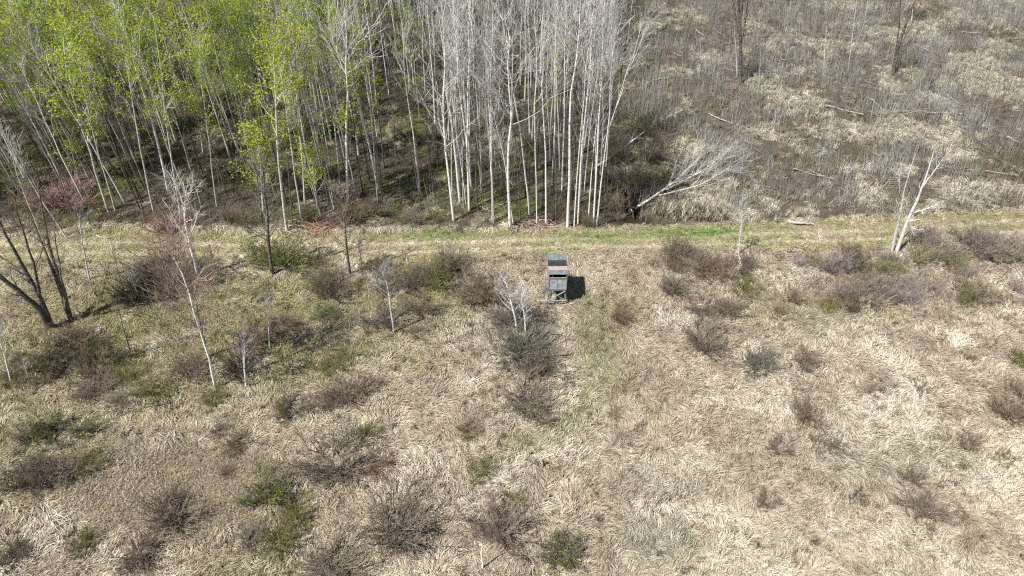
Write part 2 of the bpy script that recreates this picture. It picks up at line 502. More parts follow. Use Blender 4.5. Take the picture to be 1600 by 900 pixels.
# meadow grass
x, y = jitter_grid(-72, 72, 15, 62, .255, rng)
k = in_view(x, y, 110); x, y = x[k], y[k]
f = fields(x, y)
keep = (f['py'] > np.interp(f['px'], *TRAIL_TOP) - 4)
x, y = x[keep], y[keep]; f = {q: v[keep] for q, v in f.items()}
n = len(x)
n1 = fbm(x, y, 3.2, 61); n2 = fbm(x, y, 1.1, 67); n3 = fbm(x, y, 8, 71); n4 = fbm(x, y, 2.0, 77)
flow = fbm(x, y, 4.5, 81) * 9.0 + fbm(x, y, 1.3, 85) * 2.4
tint = np.broadcast_to(np.array([.53, .455, .34]), (n, 3)).copy()
tint = mixc(tint, np.array([.64, .565, .44]), sstep(.48, .66, n1))
tint = mixc(tint, np.array([.38, .31, .225]), sstep(.54, .34, n4) * .8)
tint = mixc(tint, np.array([.29, .27, .125]), np.clip(f['olive'] * sstep(.22, .50, n2) * 1.2 + sstep(.60, .70, n3) * .4, 0, 1))
tint = mixc(tint, np.array([.355, .34, .245]), np.clip(f['low'] * .95, 0, .85))
tint = mixc(tint, np.array([.46, .395, .285]), f['short'] * .6)
tr_green = sstep(.34, .62, n1 * .6 + n2 * .4)
tint = mixc(tint, mixc(np.broadcast_to(np.array([.56, .485, .33]), (n, 3)), np.array([.35, .36, .14]), tr_green * .8), f['trail'])
rut = np.exp(-(np.minimum(poly_dist(f['px'], f['py'] + (n1 - .5) * 6, RUTS[0]), poly_dist(f['px'], f['py'] + (n1 - .5) * 6, RUTS[1])) / 3.2) ** 2) * f['trail']
tint = mixc(tint, np.array([.70, .62, .47]), np.clip(rut * 1.2, 0, .95))
vg = np.clip(blob(f['px'], f['py'], 1080, 364, 80, 10) + blob(f['px'], f['py'], 940, 372, 70, 9) * .7 + blob(f['px'], f['py'], 690, 366, 60, 7) * .6, 0, 1)
tint = mixc(tint, np.array([.17, .31, .055]), np.clip(vg * 1.3, 0, .95))
tint = mixc(tint, np.array([.34, .335, .19]), np.clip(f['loop'] * .75 + f['loop2'] * .3, 0, .8) * (.55 + .45 * sstep(.35, .6, n2)))
core = np.exp(-(poly_dist(f['px'] + (n1 - .5) * 14, f['py'] + (n2 - .5) * 8, LOOP[6:]) / 6.5) ** 2)
tint = mixc(tint, np.array([.64, .56, .42]), core * .75)
edge_ = np.exp(-((poly_dist(f['px'] + (n1 - .5) * 14, f['py'] + (n2 - .5) * 8, LOOP[:7]) - 13) / 5) ** 2)
tint = mixc(tint, np.array([.25, .27, .12]), edge_ * .35)
tint *= rng.uniform(.84, 1.12, (n, 1)) * np.array([1.0, .995, 1.02])
shorty = (rng.random(n) < np.clip(f['trail'] * .95 + f['loop'] * .8 + f['loop2'] * .5 + f['short'] * 1.1 + f['low'] * .6, 0, 1))
tuss = (~shorty) & (rng.random(n) < .10)
idx = rng.integers(0, 6, n); idx[shorty] = rng.integers(6, 9, shorty.sum()); idx[tuss] = rng.integers(9, 12, tuss.sum())
s = rng.uniform(.62, 1.2, n) * (.75 + .5 * n1); s[shorty] *= 1.05
sc = np.stack([s, s, s * rng.uniform(.7, 1.25, n) * (1 - .45 * f['trail'] - .5 * np.clip(rut + core, 0, 1) * .8)], 1)
rot = np.stack([rng.normal(0, .08, n), rng.normal(0, .08, n), flow + rng.normal(0, .35, n)], 1)
drop = rng.random(n) < .07 + .5 * sstep(.60, .72, fbm(x, y, 1.6, 211)) * (.25 + f['olive']) * (1 - f['trail'])
x, y, rot, sc, idx, tint = x[~drop], y[~drop], rot[~drop], sc[~drop], idx[~drop], tint[~drop]
scatter('dry_grass', TUFTS, [M['blade']], np.stack([x, y, height(x, y)], 1), rot, sc, idx, tint, 'dry straw coloured meadow grass, matted and flattened, greener along the mown trail', 'grass')

# ------------------------------------------------------------------ woody growth prototypes
def bare_tree(rng, H=17.0, r=.13, start=.42, nb=34, blen=2.6, spread=(.55, .95), up=.5, sub=5, tw=4, bend=.25, ks=(7, 4, 3), twig_r=.009, lr=.42):
    tk, br = MB(), MB()
    n = 9; u = np.linspace(0, 1, n)
    P = np.zeros((1, n, 3)); P[0, :, 2] = u * H
    P[0, 1:, :2] += np.cumsum(rng.normal(0, bend / 3, (n - 1, 2)), 0) * u[1:, None] * .6
    R = (r * (1 - u) ** .85 + .016)[None]; R[0, 0] *= 1.2
    P[0, 0, 2] = -.35
    tk.tubes(P, R, ks[0], .5)
    b1, r1, t1 = sprout(rng, P, R, nb, (start, .99), lambda t, g, N_: blen * (1.12 - .85 * ((t - start) / (1 - start)) ** 1.3) * g.uniform(.55, 1.2, N_), spread, up, 5, lr, .014, .05)
    br.tubes(b1, r1, ks[1], .8)
    b2, r2, _ = sprout(rng, b1, r1, sub, (.25, 1), (blen * .22, blen * .55), (.35, .8), .25, 4, .6, twig_r * 1.1, .06)
    br.tubes(b2, r2, 3, rng.uniform(.45, .95, len(b2)))
    b3, r3, _ = sprout(rng, b2, r2, tw, (.3, 1), (blen * .10, blen * .28), (.3, .8), .15, 3, .7, twig_r, .06)
    br.tubes(b3, r3, 3, rng.uniform(.2, .8, len(b3)))
    return tk, br, (P, b1, b2, b3)

def leaves_on(rng, sk, n, size, spread, m=0, low=0.0):
    P, b1, b2, b3 = sk
    pts = np.concatenate([b2.reshape(-1, 3), b3.reshape(-1, 3), b3.reshape(-1, 3)])
    if low: pts = pts[pts[:, 2] > low]
    pts = pts[rng.random(len(pts)) < .20]
    c = pts[rng.integers(0, len(pts), n)] + rng.normal(0, spread, (n, 3))
    mb = MB(); mb.cards(c, rng.uniform(size[0], size[1], n), rng, np.clip(rng.normal(.55, .25, n), 0, 1), m)
    return mb

def shrub(rng, ns=44, ang=1.0, sub=7, tw=5, h=1.0, curve=.35, r=.019, leaf=0):
    st, twg, lf = MB(), MB(), None
    az = rng.uniform(0, 2 * math.pi, ns); po = ang * np.sqrt(rng.random(ns))
    d = np.stack([np.cos(az) * np.sin(po), np.sin(az) * np.sin(po), np.cos(po)], 1)
    ln = rng.uniform(.55, 1.05, ns) * h
    u = np.linspace(0, 1, 5)
    cen = rng.normal(0, .13, (4, 3)); cen[:, 2] = 0
    ln = ln * rng.uniform(.65, 1.1, 4)[rng.integers(0, 4, ns)]
    P = (cen[rng.integers(0, 4, ns)] + d * .10)[:, None, :] * np.array([1, 1, 0.]) + d[:, None, :] * (ln[:, None] * u)[..., None]
    P[:, :, 2] += curve * (u ** 2)[None] * ln[:, None] * np.sin(po)[:, None] - .02
    P[:, 1:] += rng.normal(0, .03, (ns, 4, 3)) * ln[:, None, None]
    R = rng.uniform(.6, 1.1, ns)[:, None] * r * (1 - .7 * u)[None]
    st.tubes(P, R, 4, rng.uniform(.25, .9, ns))
    b2, r2, _ = sprout(rng, P, R, sub, (.2, 1), (.15 * h, .42 * h), (.25, .75), .12, 4, .62, .0050, .09)
    twg.tubes(b2, r2, 3, rng.uniform(.2, .9, len(b2)))
    b3, r3, _ = sprout(rng, b2, r2, tw, (.2, 1), (.06 * h, .2 * h), (.25, .8), .08, 3, .7, .0040, .09)
    twg.tubes(b3, r3, 3, rng.uniform(.1, .8, len(b3)))
    if leaf:
        pts = np.concatenate([b2.reshape(-1, 3), b3.reshape(-1, 3)])
        c = pts[rng.integers(0, len(pts), leaf)] + rng.normal(0, .035, (leaf, 3))
        lf = MB(); lf.cards(c, rng.uniform(.024, .055, leaf), rng, np.clip(rng.normal(.5, .27, leaf), 0, 1))
    return st, twg, lf

def stem_clump(rng, n, spread, h, r, sub=5):
    mb = MB()
    base = np.stack([rng.normal(0, spread, n), rng.normal(0, spread, n), np.full(n, -.1)], 1)
    hh = rng.uniform(h[0], h[1], n); u = np.linspace(0, 1, 4)
    P = base[:, None, :] + np.array([0, 0, 1.]) * (hh[:, None] * u)[..., None]
    P[:, 1:, :2] += (rng.normal(0, .09, (n, 1, 2)) * hh[:, None, None]) * u[None, 1:, None]
    R = rng.uniform(.7, 1.2, n)[:, None] * r * (1 - .75 * u)[None]
    mb.tubes(P, R, 3, rng.uniform(.5, 1, n))
    b, q, _ = sprout(rng, P, R, sub, (.3, 1), (.15 * h[1] * .6, .3 * h[1] * .6), (.3, .7), .3, 3, .6, .006, .05)
    mb.tubes(b, q, 3, rng.uniform(.2, .8, len(b)))
    return mb

# ------------------------------------------------------------------ things
def empty(name, loc, label, cat, group=None, q=None, s=1.0):
    o = bpy.data.objects.new(name, None); COL.objects.link(o)
    o.location = loc; o.empty_display_size = .3
    if q is not None: o.rotation_mode = 'QUATERNION'; o.rotation_quaternion = q
    o.scale = (s, s, s) if np.isscalar(s) else s
    o['label'] = label; o['category'] = cat
    if group: o['group'] = group
    return o

def part(name, me, par, color=(1, 1, 1)):
    o = bpy.data.objects.new(name, me); COL.objects.link(o); o.parent = par
    o.color = (*color, 1)
    return o

def gz(x, y): return float(height(np.array([x]), np.array([y]))[0])

def aim(v, spin):
    return Vector((0, 0, 1)).rotation_difference(Vector(v).normalized()) @ Quaternion((0, 0, 1), spin)

class Kind:
    """a prototype: named part meshes of a tree or shrub of known height"""
    def __init__(s, H, parts): s.H, s.parts = H, parts      # parts: [(name, mesh)]

def tree_kind(nm, seed, H, bark, twig, leaf=None, nleaf=0, lsize=(.12, .22), lspread=.16, low=0, **kw):
    g = np.random.default_rng(seed)
    tk, br, sk = bare_tree(g, H=H, **kw)
    ps = [('trunk', tk.mesh(nm + '_trunk', [M[bark]], True)), ('crown', br.mesh(nm + '_crown', [M[twig]], True))]
    lf = None
    if nleaf:
        lf = leaves_on(g, sk, nleaf, lsize, lspread, 0, low)
        ps.append(('leaves', lf.mesh(nm + '_leaves', [M[leaf]])))
    kd = Kind(H, ps); kd.mb = (tk, br, lf)
    return kd

BIRCH = [tree_kind('birch', 100 + i, 18, 'birch_bark', 'pale_twig', start=.38 + .09 * (i % 3), nb=22, blen=2.2 + .45 * (i % 3), r=.050 + .013 * (i % 3), up=.6, sub=3, tw=1, twig_r=.012, bend=.65) for i in range(6)]
ASPEN = [tree_kind('aspen', 200 + i, 17, 'aspen_bark', 'pale_twig', 'aspen_leaf', 1400, (.07, .15), .20, 6.0, start=.40 + .05 * (i % 3), nb=20, blen=1.8 + .25 * (i % 3), r=.050 + .01 * (i % 3), sub=3, tw=1, up=.45, twig_r=.011, bend=.6) for i in range(6)]
POLE = [tree_kind('pole', 300 + i, 14, 'dark_bark', 'brown_twig', start=.5, nb=9, blen=1.2, r=.046, sub=2, tw=1, up=.5, bend=.4) for i in range(4)]
SMALL = [tree_kind('small', 400 + i, 6, 'birch_bark', 'pale_twig', start=.35, nb=18, blen=1.25, r=.055, sub=5, tw=4, up=.45, bend=.35, twig_r=.006) for i in range(4)]
SLIM = [tree_kind('slim', 450 + i, 9, 'dark_bark', 'brown_twig', start=.35, nb=20, blen=1.3, r=.075, sub=5, tw=4, up=.4, bend=.4, twig_r=.007) for i in range(3)]
HAZY = [tree_kind('hazy', 480 + i, 8, 'birch_bark', 'brown_twig', start=.28, nb=30, blen=2.1, r=.030, sub=7, tw=5, up=.35, bend=.4, twig_r=.008, spread=(.5, 1.0)) for i in range(3)]
YOUNG = [tree_kind('young', 500 + i, 7, 'aspen_bark', 'pale_twig', 'aspen_leaf', 1300, (.07, .13), .18, 1.5, start=.22, nb=22, blen=1.35, r=.055, sub=4, tw=3, up=.5, bend=.3) for i in range(3)]

def shrub_kind(nm, seed, leaf=0, lm='shrub_leaf', **kw):
    g = np.random.default_rng(seed)
    st, tw, lf = shrub(g, leaf=leaf, **kw)
    ps = [('stems', st.mesh(nm + '_stems', [M['shrub_twig']])), ('twigs', tw.mesh(nm + '_twigs', [M['shrub_twig']]))]
    if lf: ps.append(('leaves', lf.mesh(nm + '_leaves', [M[lm]])))
    return Kind(1.0, ps)

BUSH = [shrub_kind('bush', 600 + i) for i in range(5)]
UPRIGHT = [shrub_kind('upright', 620 + i, ns=26, ang=.6, sub=5, tw=3, h=1.2) for i in range(3)]
LEAFY = [shrub_kind('leafy', 640 + i, leaf=1500, ns=40) for i in range(3)]
OLIVEB = [shrub_kind('olive', 660 + i, leaf=700, ns=40) for i in range(3)]

def plant(name, kind, base_px, label, cat, group=None, top=None, H=None, spin=0.0, color=(1, 1, 1), wide=1.0, leafc=None, rng=RNG, xy=None):
    """stand a tree at the ground point seen at base_px; top is where its tip shows"""
    if xy is None:
        x, y = ground_at(*base_px); x, y = float(x), float(y)
    else: x, y = xy
    z = gz(x, y)
    v = Vector((rng.normal(0, .035), rng.normal(0, .03), 1.0))
    if top is not None:
        tx, tz = at_depth(top[0], top[1], y + 0.0)
        v = Vector((tx - x, rng.normal(0, .02) * (tz - z), tz - z)); H = v.length
    s = H / kind.H
    o = empty(name, (x, y, z - .02), label, cat, group, aim(v, spin), (s * wide, s * wide, s))
    for pn, me in kind.parts:
        tone = sum(color) / 3
        part(pn, me, o, leafc if (pn == 'leaves' and leafc is not None) else ((min(tone, 1.15),) * 3 if pn == 'trunk' else color))
    return o

# ------------------------------------------------------------------ the wood: front-edge trees one by one
EDGE = [  # base px, base py, tip px, tip py, kind
    (105, 373, -10, 200, 'B'), (67, 376, 2, 205, 'B'), (169, 329, 70, 40, 'A'), (181, 332, 105, 60, 'A'), (127, 372, 60, 190, 'P'), (240, 330, 170, 30, 'A'), (262, 296, 200, -30, 'B'),
    (281, 330, 235, 20, 'A'), (312, 330, 285, 190, 'P'), (339, 324, 300, 30, 'A'), (355, 345, 325, 180, 'P'), (449, 363, 395, 40, 'A'), (457, 353, 440, 160, 'P'),
    (471, 342, 425, 20, 'A'), (477, 324, 455, 10, 'A'), (517, 352, 500, 210, 'P'), (533, 308, 505, -10, 'A'), (545, 332, 520, 10, 'B'), (655, 297, 625, 30, 'B'),
    (677, 294, 645, 10, 'P'), (709, 345, 672, 5, 'B'), (733, 329, 722, 0, 'B'), (745, 316, 735, -10, 'P'), (797, 356, 778, 55, 'B'), (802, 350, 765, 120, 'B'),
    (813, 345, 800, 120, 'P'), (828, 337, 800, 40, 'B'), (839, 349, 835, 20, 'B'), (853, 350, 848, -5, 'B'), (869, 353, 866, 180, 'P'), (887, 356, 900, -10, 'B'),
    (897, 356, 915, 0, 'B'), (903, 350, 925, -10, 'B'), (919, 349, 938, 10, 'B'), (927, 353, 950, -15, 'B'), (932, 357, 962, 30, 'B'), (942, 230, 1010, 30, 'B'),
    (878, 297, 888, -20, 'B'), (864, 273, 880, -40, 'B'), (600, 262, 575, 0, 'P'), (770, 330, 755, 10, 'B'), (788, 322, 780, 0, 'P'), (905, 320, 930, -20, 'B')]
ORD = ['first', 'second', 'third', 'fourth', 'fifth', 'sixth', 'seventh', 'eighth', 'ninth', 'tenth', 'eleventh', 'twelfth', 'thirteenth', 'fourteenth', 'fifteenth', 'sixteenth', 'seventeenth', 'eighteenth', 'nineteenth', 'twentieth', 'twenty-first', 'twenty-second', 'twenty-third', 'twenty-fourth']
BOLD = {(797, 356): 1.7, (709, 345): 1.6, (545, 332): 1.5, (262, 296): 1.6, (169, 329): 1.7, (449, 363): 1.4, (733, 329): 1.3, (887, 356): 1.25, (919, 349): .8, (897, 356): .85, (932, 357): .8, (839, 349): .85, (903, 350): 1.05, (105, 373): 1.3}
EDGE.sort()
cnt = dict(A=0, B=0, P=0)
edge_xy = []
for i, (bx, by, tx, ty, kd) in enumerate(EDGE):
    o_ = ORD[cnt[kd]]; cnt[kd] += 1
    sp = float(RNG.uniform(0, 6.28))
    if kd == 'B':
        plant('birch_tree', BIRCH[i % 6], (bx, by), f'tall bare white birch at the front edge of the wood, {o_} from the left', 'tree', 'front edge trees', (tx, ty), spin=sp, color=(1, 1, 1), wide=BOLD.get((bx, by), 1.0))
    elif kd == 'A':
        plant('aspen_tree', ASPEN[i % 6], (bx, by), f'tall leafing aspen at the front edge of the wood, {o_} from the left', 'tree', 'front edge trees', (tx, ty), spin=sp, color=(1.05, 1.05, 1.05), leafc=(1, 1, .9), wide=BOLD.get((bx, by), 1.0))
    else:
        plant('pole_tree', POLE[i % 4], (bx, by), f'thin dark pole tree at the front edge of the wood, {o_} from the left', 'tree', 'front edge trees', (tx, ty), spin=sp)
    edge_xy.append([float(q) for q in ground_at(bx, by)])
edge_xy = np.array(edge_xy)

# the rest of the wood
g = np.random.default_rng(77)
x, y = jitter_grid(-95, 30, 52, 135, 1.62, g, .5)
px, py = to_pic(x, y)
k = inside(px, py, FOREST)
gap = blob(px, py, 620, 250, 75, 85) * .9 + blob(px, py, 640, 180, 60, 50) * .5 + blob(px, py, 300, 240, 60, 40) * .5
k &= g.random(len(x)) > gap
k &= g.random(len(x)) > np.interp(px, [0, 500, 620, 900], [.12, .12, .16, .16]) + .8 * sstep(.50, .36, fbm(x, y, 5.5, 95))
dmin = np.min(np.hypot(x[:, None] - edge_xy[None, :, 0], y[:, None] - edge_xy[None, :, 1]), 1)
k &= dmin > 1.0
x, y, px, py = x[k], y[k], px[k], py[k]
leafp = np.interp(px + (fbm(x, y, 10, 91) - .5) * 160, [0, 330, 480, 600, 700, 820], [.82, .80, .58, .26, .08, .03])
rr = g.random(len(x)); pole = g.random(len(x)) < np.interp(px, [0, 600, 700], [.50, .56, .56])
typ = np.where(pole, 2, np.where(rr < leafp, 0, 1))     # 0 aspen, 1 birch, 2 pole
Hs = np.where(typ == 2, g.uniform(9, 14.5, len(x)), g.uniform(14, 20.5, len(x)))
order = np.argsort(y)
LIM = {0: 240, 1: 240, 2: 200}; used = {0: 0, 1: 0, 2: 0}
far_pts = []
GRP = {0: ('aspen_tree', ASPEN, 'leafing aspen in the wood', 'leafing aspens inside the wood'),
       1: ('birch_tree', BIRCH, 'bare pale birch in the wood', 'bare birches inside the wood'),
       2: ('pole_tree', POLE, 'dark pole tree in the wood', 'dark pole trees inside the wood')}
for i in order:
    t = int(typ[i])
    if used[t] < LIM[t] and -60 < px[i] < 1100 and py[i] > -20:
        used[t] += 1
        nm, ks, lab, grp = GRP[t]
        row = 'just behind the front trees' if py[i] > 270 else ('halfway back' if py[i] > 150 else 'deep toward the back')
        colm = ['at the left border', 'left of the shaded gap', 'around the shaded gap', 'right of the shaded gap', 'in the right flank'][int(np.searchsorted([180, 440, 680, 840], px[i]))]
        lab = lab + ', ' + colm + ', ' + row
        c = g.uniform(.5, 1.1) if t != 2 else g.uniform(.5, 1.3)
        lc = np.array([1, 1, .9]) * g.uniform(.75, 1.3) * np.array([g.uniform(.75, 1.2), 1, 1])
        plant(nm, ks[g.integers(len(ks))], None, lab, 'tree', grp, H=float(Hs[i]), spin=float(g.uniform(0, 6.28)), color=(c, c, c), leafc=tuple(lc), rng=g, xy=(float(x[i]), float(y[i])), wide=float(g.uniform(.75, 1.45)))
    else:
        far_pts.append(i)

def combine(kd, order_):
    mb = MB()
    for k_, q in enumerate(kd.mb):
        if q is None: continue
        v, f_, c, m = q.data(); mb.add(v / kd.H, f_, c, order_[k_])
    return mb
fp = np.array(far_pts, int)
if len(fp):
    protos = [combine(q, (0, 2, 3)) for q in ASPEN[:4]] + [combine(q, (1, 2, 3)) for q in BIRCH[:4]] + [combine(q, (4, 5, 3)) for q in POLE[:3]]
    ix = np.where(typ[fp] == 0, g.integers(0, 4, len(fp)), np.where(typ[fp] == 1, g.integers(4, 8, len(fp)), g.integers(8, 11, len(fp))))
    farmats = [bark_mat('far_aspen_bark', (.55, .55, .49), (.40, .40, .34), (.10, .09, .07), .42), bark_mat('far_birch_bark', (.82, .805, .78), (.66, .64, .61), (.10, .09, .08), .41),
               twig_mat('far_pale_twig', (.11, .10, .092), (.70, .68, .65)), leaf_mat('far_leaf', (.22, .285, .014), (.52, .60, .045), None, .5),
               bark_mat('far_dark_bark', (.20, .175, .15), (.10, .088, .075), (.035, .03, .026), .47), twig_mat('far_brown_twig', (.09, .075, .065), (.26, .225, .20))]
    scatter('far_forest', protos, farmats, np.stack([x[fp], y[fp], height(x[fp], y[fp])], 1),
            np.stack([g.normal(0, .025, len(fp)), g.normal(0, .025, len(fp)), g.uniform(0, 6.28, len(fp))], 1),
            np.repeat(Hs[fp][:, None], 3, 1), ix, np.ones((len(fp), 3)), 'deep far part of the wood, pale trunks and green crowns massed together', 'forest')
print('wood', used, len(fp))

# young leafing trees and shoots at the wood's front
for bx, by, tx, ty, lab in [
    (412, 330, 402, 205, 'young yellow green leafed tree in front of the wood, broadest of its kind'), (497, 330, 490, 235, 'young yellow green leafed tree beside the tall white birch of the front edge'),
    (125, 285, 100, 190, 'young leafed tree low at the left end of the wood front'), (560, 240, 548, 110, 'young leafed tree where the green crowns give way to bare ones'),
    (318, 240, 308, 150, 'young leafed tree deep between two aspens left of the shaded clearing'), (440, 300, 436, 190, 'young leafed tree just behind the broadest young leafed one'),
    (870, 150, 868, 40, 'young olive green leafed tree among the bare birches at right'), (155, 250, 140, 160, 'young leafed tree behind the pair of thick aspens at left')]:
    plant('young_aspen_tree', YOUNG[int(RNG.integers(3))], (bx, by), lab, 'tree', 'young leafed trees', (tx, ty), spin=float(RNG.uniform(0, 6.28)), wide=1.5, leafc=(1.15, 1.1, .9))

# ------------------------------------------------------------------ brush of the clearing and the wood's floor
def low_clump(g, ns, h, r, sub, ang):
    st, tw, _ = shrub(g, ns=ns, ang=ang, sub=sub, tw=1, h=h, r=r)
    mb = MB()
    for q in (st, tw):
        v, f_, c, m = q.data(); mb.add(v, f_, c, 0)
    return mb

g = np.random.default_rng(303)
STEMS = [stem_clump(g, 4, .40, (1.1, 2.9), .034, 2) for _ in range(6)] + [low_clump(g, 9, .9, .016, 4, .95) for _ in range(4)]
def low_patch(x, y): return fbm(x, y, 5.0, 223) > .57
x, y = jitter_grid(2, 118, 55, 140, .60, g)
f = fields(x, y)
k = in_view(x, y, 140) & (f['clear'] > .5) & (f['trail'] < .25) & (f['px'] > 930)
x, y = x[k], y[k]; f = {q: v[k] for q, v in f.items()}
n = len(x)
n1 = fbm(x, y, 7, 111) * .75 + g.random(n) * .25; n2 = fbm(x, y, 4, 117) * .7 + g.random(n) * .3; n3 = fbm(x, y, 4.2, 123)
tint = np.broadcast_to(np.array([.60, .585, .55]), (n, 3)).copy()
tint = mixc(tint, np.array([.36, .30, .26]), sstep(.52, .68, n1))
tint = mixc(tint, np.array([.33, .31, .19]), sstep(.54, .70, n2) * .8)
tint = mixc(tint, np.array([.32, .18, .16]), sstep(.30, .24, n3) * .7)
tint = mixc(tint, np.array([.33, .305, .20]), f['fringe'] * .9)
verge = blob(f['px'], f['py'], 1075, 338, 75, 13); pit = blob(f['px'], f['py'], 985, 343, 34, 10)
tint *= g.uniform(.5, 1.3, (n, 1))
tint = np.where(low_patch(x, y)[:, None], tint * .72, tint)
pale = sstep(.55, .63, n3) * (1 - .8 * f['fringe'])         # openings of dry grass
low = g.random(n) < .26 + .3 * f['fringe']
low = low | (g.random(n) < .6 * sstep(.54, .64, fbm(x, y, 5.0, 223)))
idx = np.where(low, g.integers(6, 10, n), g.integers(0, 6, n))
k = g.random(n) > pale * .80 + .10 + .3 * sstep(.55, .68, fbm(x, y, 3.0, 221)) + verge + pit * 1.3
fallen = (~low) & (g.random(n) < .16)                        # dead stems lying about
LEAN = np.stack([g.normal(0, .07, n), g.normal(0, .07, n) - .00030 * (f['px'] - 850), g.normal(0, .12, n)], 1)
LEAN[fallen] = np.stack([g.normal(0, .3, n), np.where(g.random(n) < .5, 1, -1) * g.uniform(1.3, 1.5, n), g.normal(0, .6, n)], 1)[fallen]
tint[fallen] = np.array([.60, .57, .53]) * g.uniform(.6, 1.1, (fallen.sum(), 1))
sz = g.uniform(.65, 1.2, n) * np.where(low, .8, 1.0) * (.75 + .5 * fbm(x, y, 7, 131))
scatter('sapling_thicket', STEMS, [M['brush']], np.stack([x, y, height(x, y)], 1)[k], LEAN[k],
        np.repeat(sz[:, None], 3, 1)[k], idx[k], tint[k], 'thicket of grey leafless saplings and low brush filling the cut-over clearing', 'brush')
# dry grass in the clearing
x, y = jitter_grid(2, 118, 55, 140, .42, g)
f = fields(x, y)
k = in_view(x, y, 140) & (f['clear'] > .5) & (f['trail'] < .3) & (f['px'] > 930)
x, y = x[k], y[k]; f = {q: v[k] for q, v in f.items()}
n = len(x); n3 = fbm(x, y, 4.2, 123); n2 = fbm(x, y, 3, 141); pit = blob(f['px'], f['py'], 985, 343, 34, 10)
verge = blob(f['px'], f['py'], 1075, 338, 70, 12)
pale = sstep(.545, .62, n3) * (1 - .8 * f['fringe'])
k = g.random(n) < np.clip(pale * 1.0 + .08 + verge - pit * 1.5, 0, 1)
tint = mixc(np.broadcast_to(np.array([.34, .295, .205]), (n, 3)), np.array([.60, .545, .44]), np.clip(pale * .9 + verge, 0, 1))
tint = mixc(tint, np.array([.50, .49, .37]), sstep(.52, .64, n2) * .7)
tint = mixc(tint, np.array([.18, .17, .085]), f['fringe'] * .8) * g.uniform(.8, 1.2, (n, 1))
idx = np.where(g.random(n) < .45 + verge, g.integers(9, 12, n), g.integers(0, 6, n))
sz = g.uniform(.9, 1.5, n) * (1 + .8 * verge)
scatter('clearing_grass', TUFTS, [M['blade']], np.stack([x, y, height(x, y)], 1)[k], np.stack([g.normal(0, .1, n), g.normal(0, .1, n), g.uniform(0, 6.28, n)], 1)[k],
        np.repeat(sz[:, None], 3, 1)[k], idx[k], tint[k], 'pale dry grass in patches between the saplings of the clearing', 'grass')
# the wood's floor: sparse brush, green ground plants, grass
x, y = jitter_grid(-100, 30, 52, 140, .95, g)
f = fields(x, y)
k = in_view(x, y, 140) & (f['forest'] > .5)
x, y = x[k], y[k]; f = {q: v[k] for q, v in f.items()}
n = len(x); n1 = fbm(x, y, 7, 151); n2 = fbm(x, y, 3, 157)
front = sstep(250, 345, f['py'])
k = g.random(n) < .34 + .6 * front + .25 * sstep(.5, .65, n1)
tint = mixc(np.broadcast_to(np.array([.20, .165, .135]), (n, 3)), np.array([.19, .21, .065]), sstep(.48, .66, n1) * .85)
tint = mixc(tint, np.array([.36, .33, .30]), (n2 > .52) * .8)
tint = mixc(tint, np.array([.30, .14, .11]), blob(f['px'], f['py'], 85, 320, 70, 60) * .8)
idx = np.where(g.random(n) < .35, g.integers(0, 6, n), g.integers(6, 10, n))
sz = g.uniform(.5, 1.15, n)
scatter('forest_undergrowth', STEMS, [M['brush']], np.stack([x, y, height(x, y)], 1)[k], np.stack([g.normal(0, .1, n), g.normal(0, .1, n), g.uniform(0, 6.28, n)], 1)[k],
        np.repeat(sz[:, None], 3, 1)[k], idx[k], tint[k], 'thin brown and olive undergrowth on the shaded floor of the wood', 'undergrowth')
x, y = jitter_grid(-95, 30, 52, 125, .62, g)
f = fields(x, y)
k = in_view(x, y, 120) & (f['forest'] > .5)
x, y = x[k], y[k]; f = {q: v[k] for q, v in f.items()}
n = len(x); n1 = fbm(x, y, 6, 181); n2 = fbm(x, y, 2.5, 187)
tint = mixc(np.broadcast_to(np.array([.125, .102, .075]), (n, 3)), np.array([.16, .18, .055]), sstep(.50, .62, n1) * .9)
tint = mixc(tint, np.array([.42, .365, .275]), np.clip(sstep(.58, .68, n2) * .7 + sstep(345, 372, f['py']) * .7, 0, 1)) * g.uniform(.6, 1.3, (n, 1))
idx = np.where(g.random(n) < .5, g.integers(6, 9, n), g.integers(0, 6, n)); sz = g.uniform(.8, 1.5, n)
scatter('leaf_litter', TUFTS, [M['blade']], np.stack([x, y, height(x, y)], 1), np.stack([g.normal(0, .1, n), g.normal(0, .1, n), g.uniform(0, 6.28, n)], 1),
        np.stack([sz, sz, sz * .6], 1), idx, tint, 'brown litter and low green plants on the floor of the wood', 'litter')
# weeds and small dead stalks in the meadow
x, y = jitter_grid(-70, 72, 16, 58, .9, g)
f = fields(x, y)
n2 = fbm(x, y, 5, 163); n1 = fbm(x, y, 2.2, 167)
pr = np.clip(f['olive'] * .95 * sstep(.45, .62, n1) + blob(f['px'], f['py'], 1420, 435, 240, 52) * 1.1 + blob(f['px'], f['py'], 350, 445, 420, 50) * .8 + blob(f['px'], f['py'], 1110, 465, 95, 44) * .9 + sstep(.60, .72, n2) * .18 + .015, 0, 1)
k = in_view(x, y, 120) & (f['meadow'] > .5) & (f['trail'] < .2) & (f['loop'] < .3) & (f['loop2'] < .4) & (g.random(len(x)) < pr)
x, y = x[k], y[k]; n = len(x); n1 = fbm(x, y, 5, 171)
tint = mixc(np.broadcast_to(np.array([.24, .20, .18]), (n, 3)), np.array([.21, .19, .095]), sstep(.45, .6, n1)) * g.uniform(.75, 1.3, (n, 1))
sz = g.uniform(.45, 1.05, n)
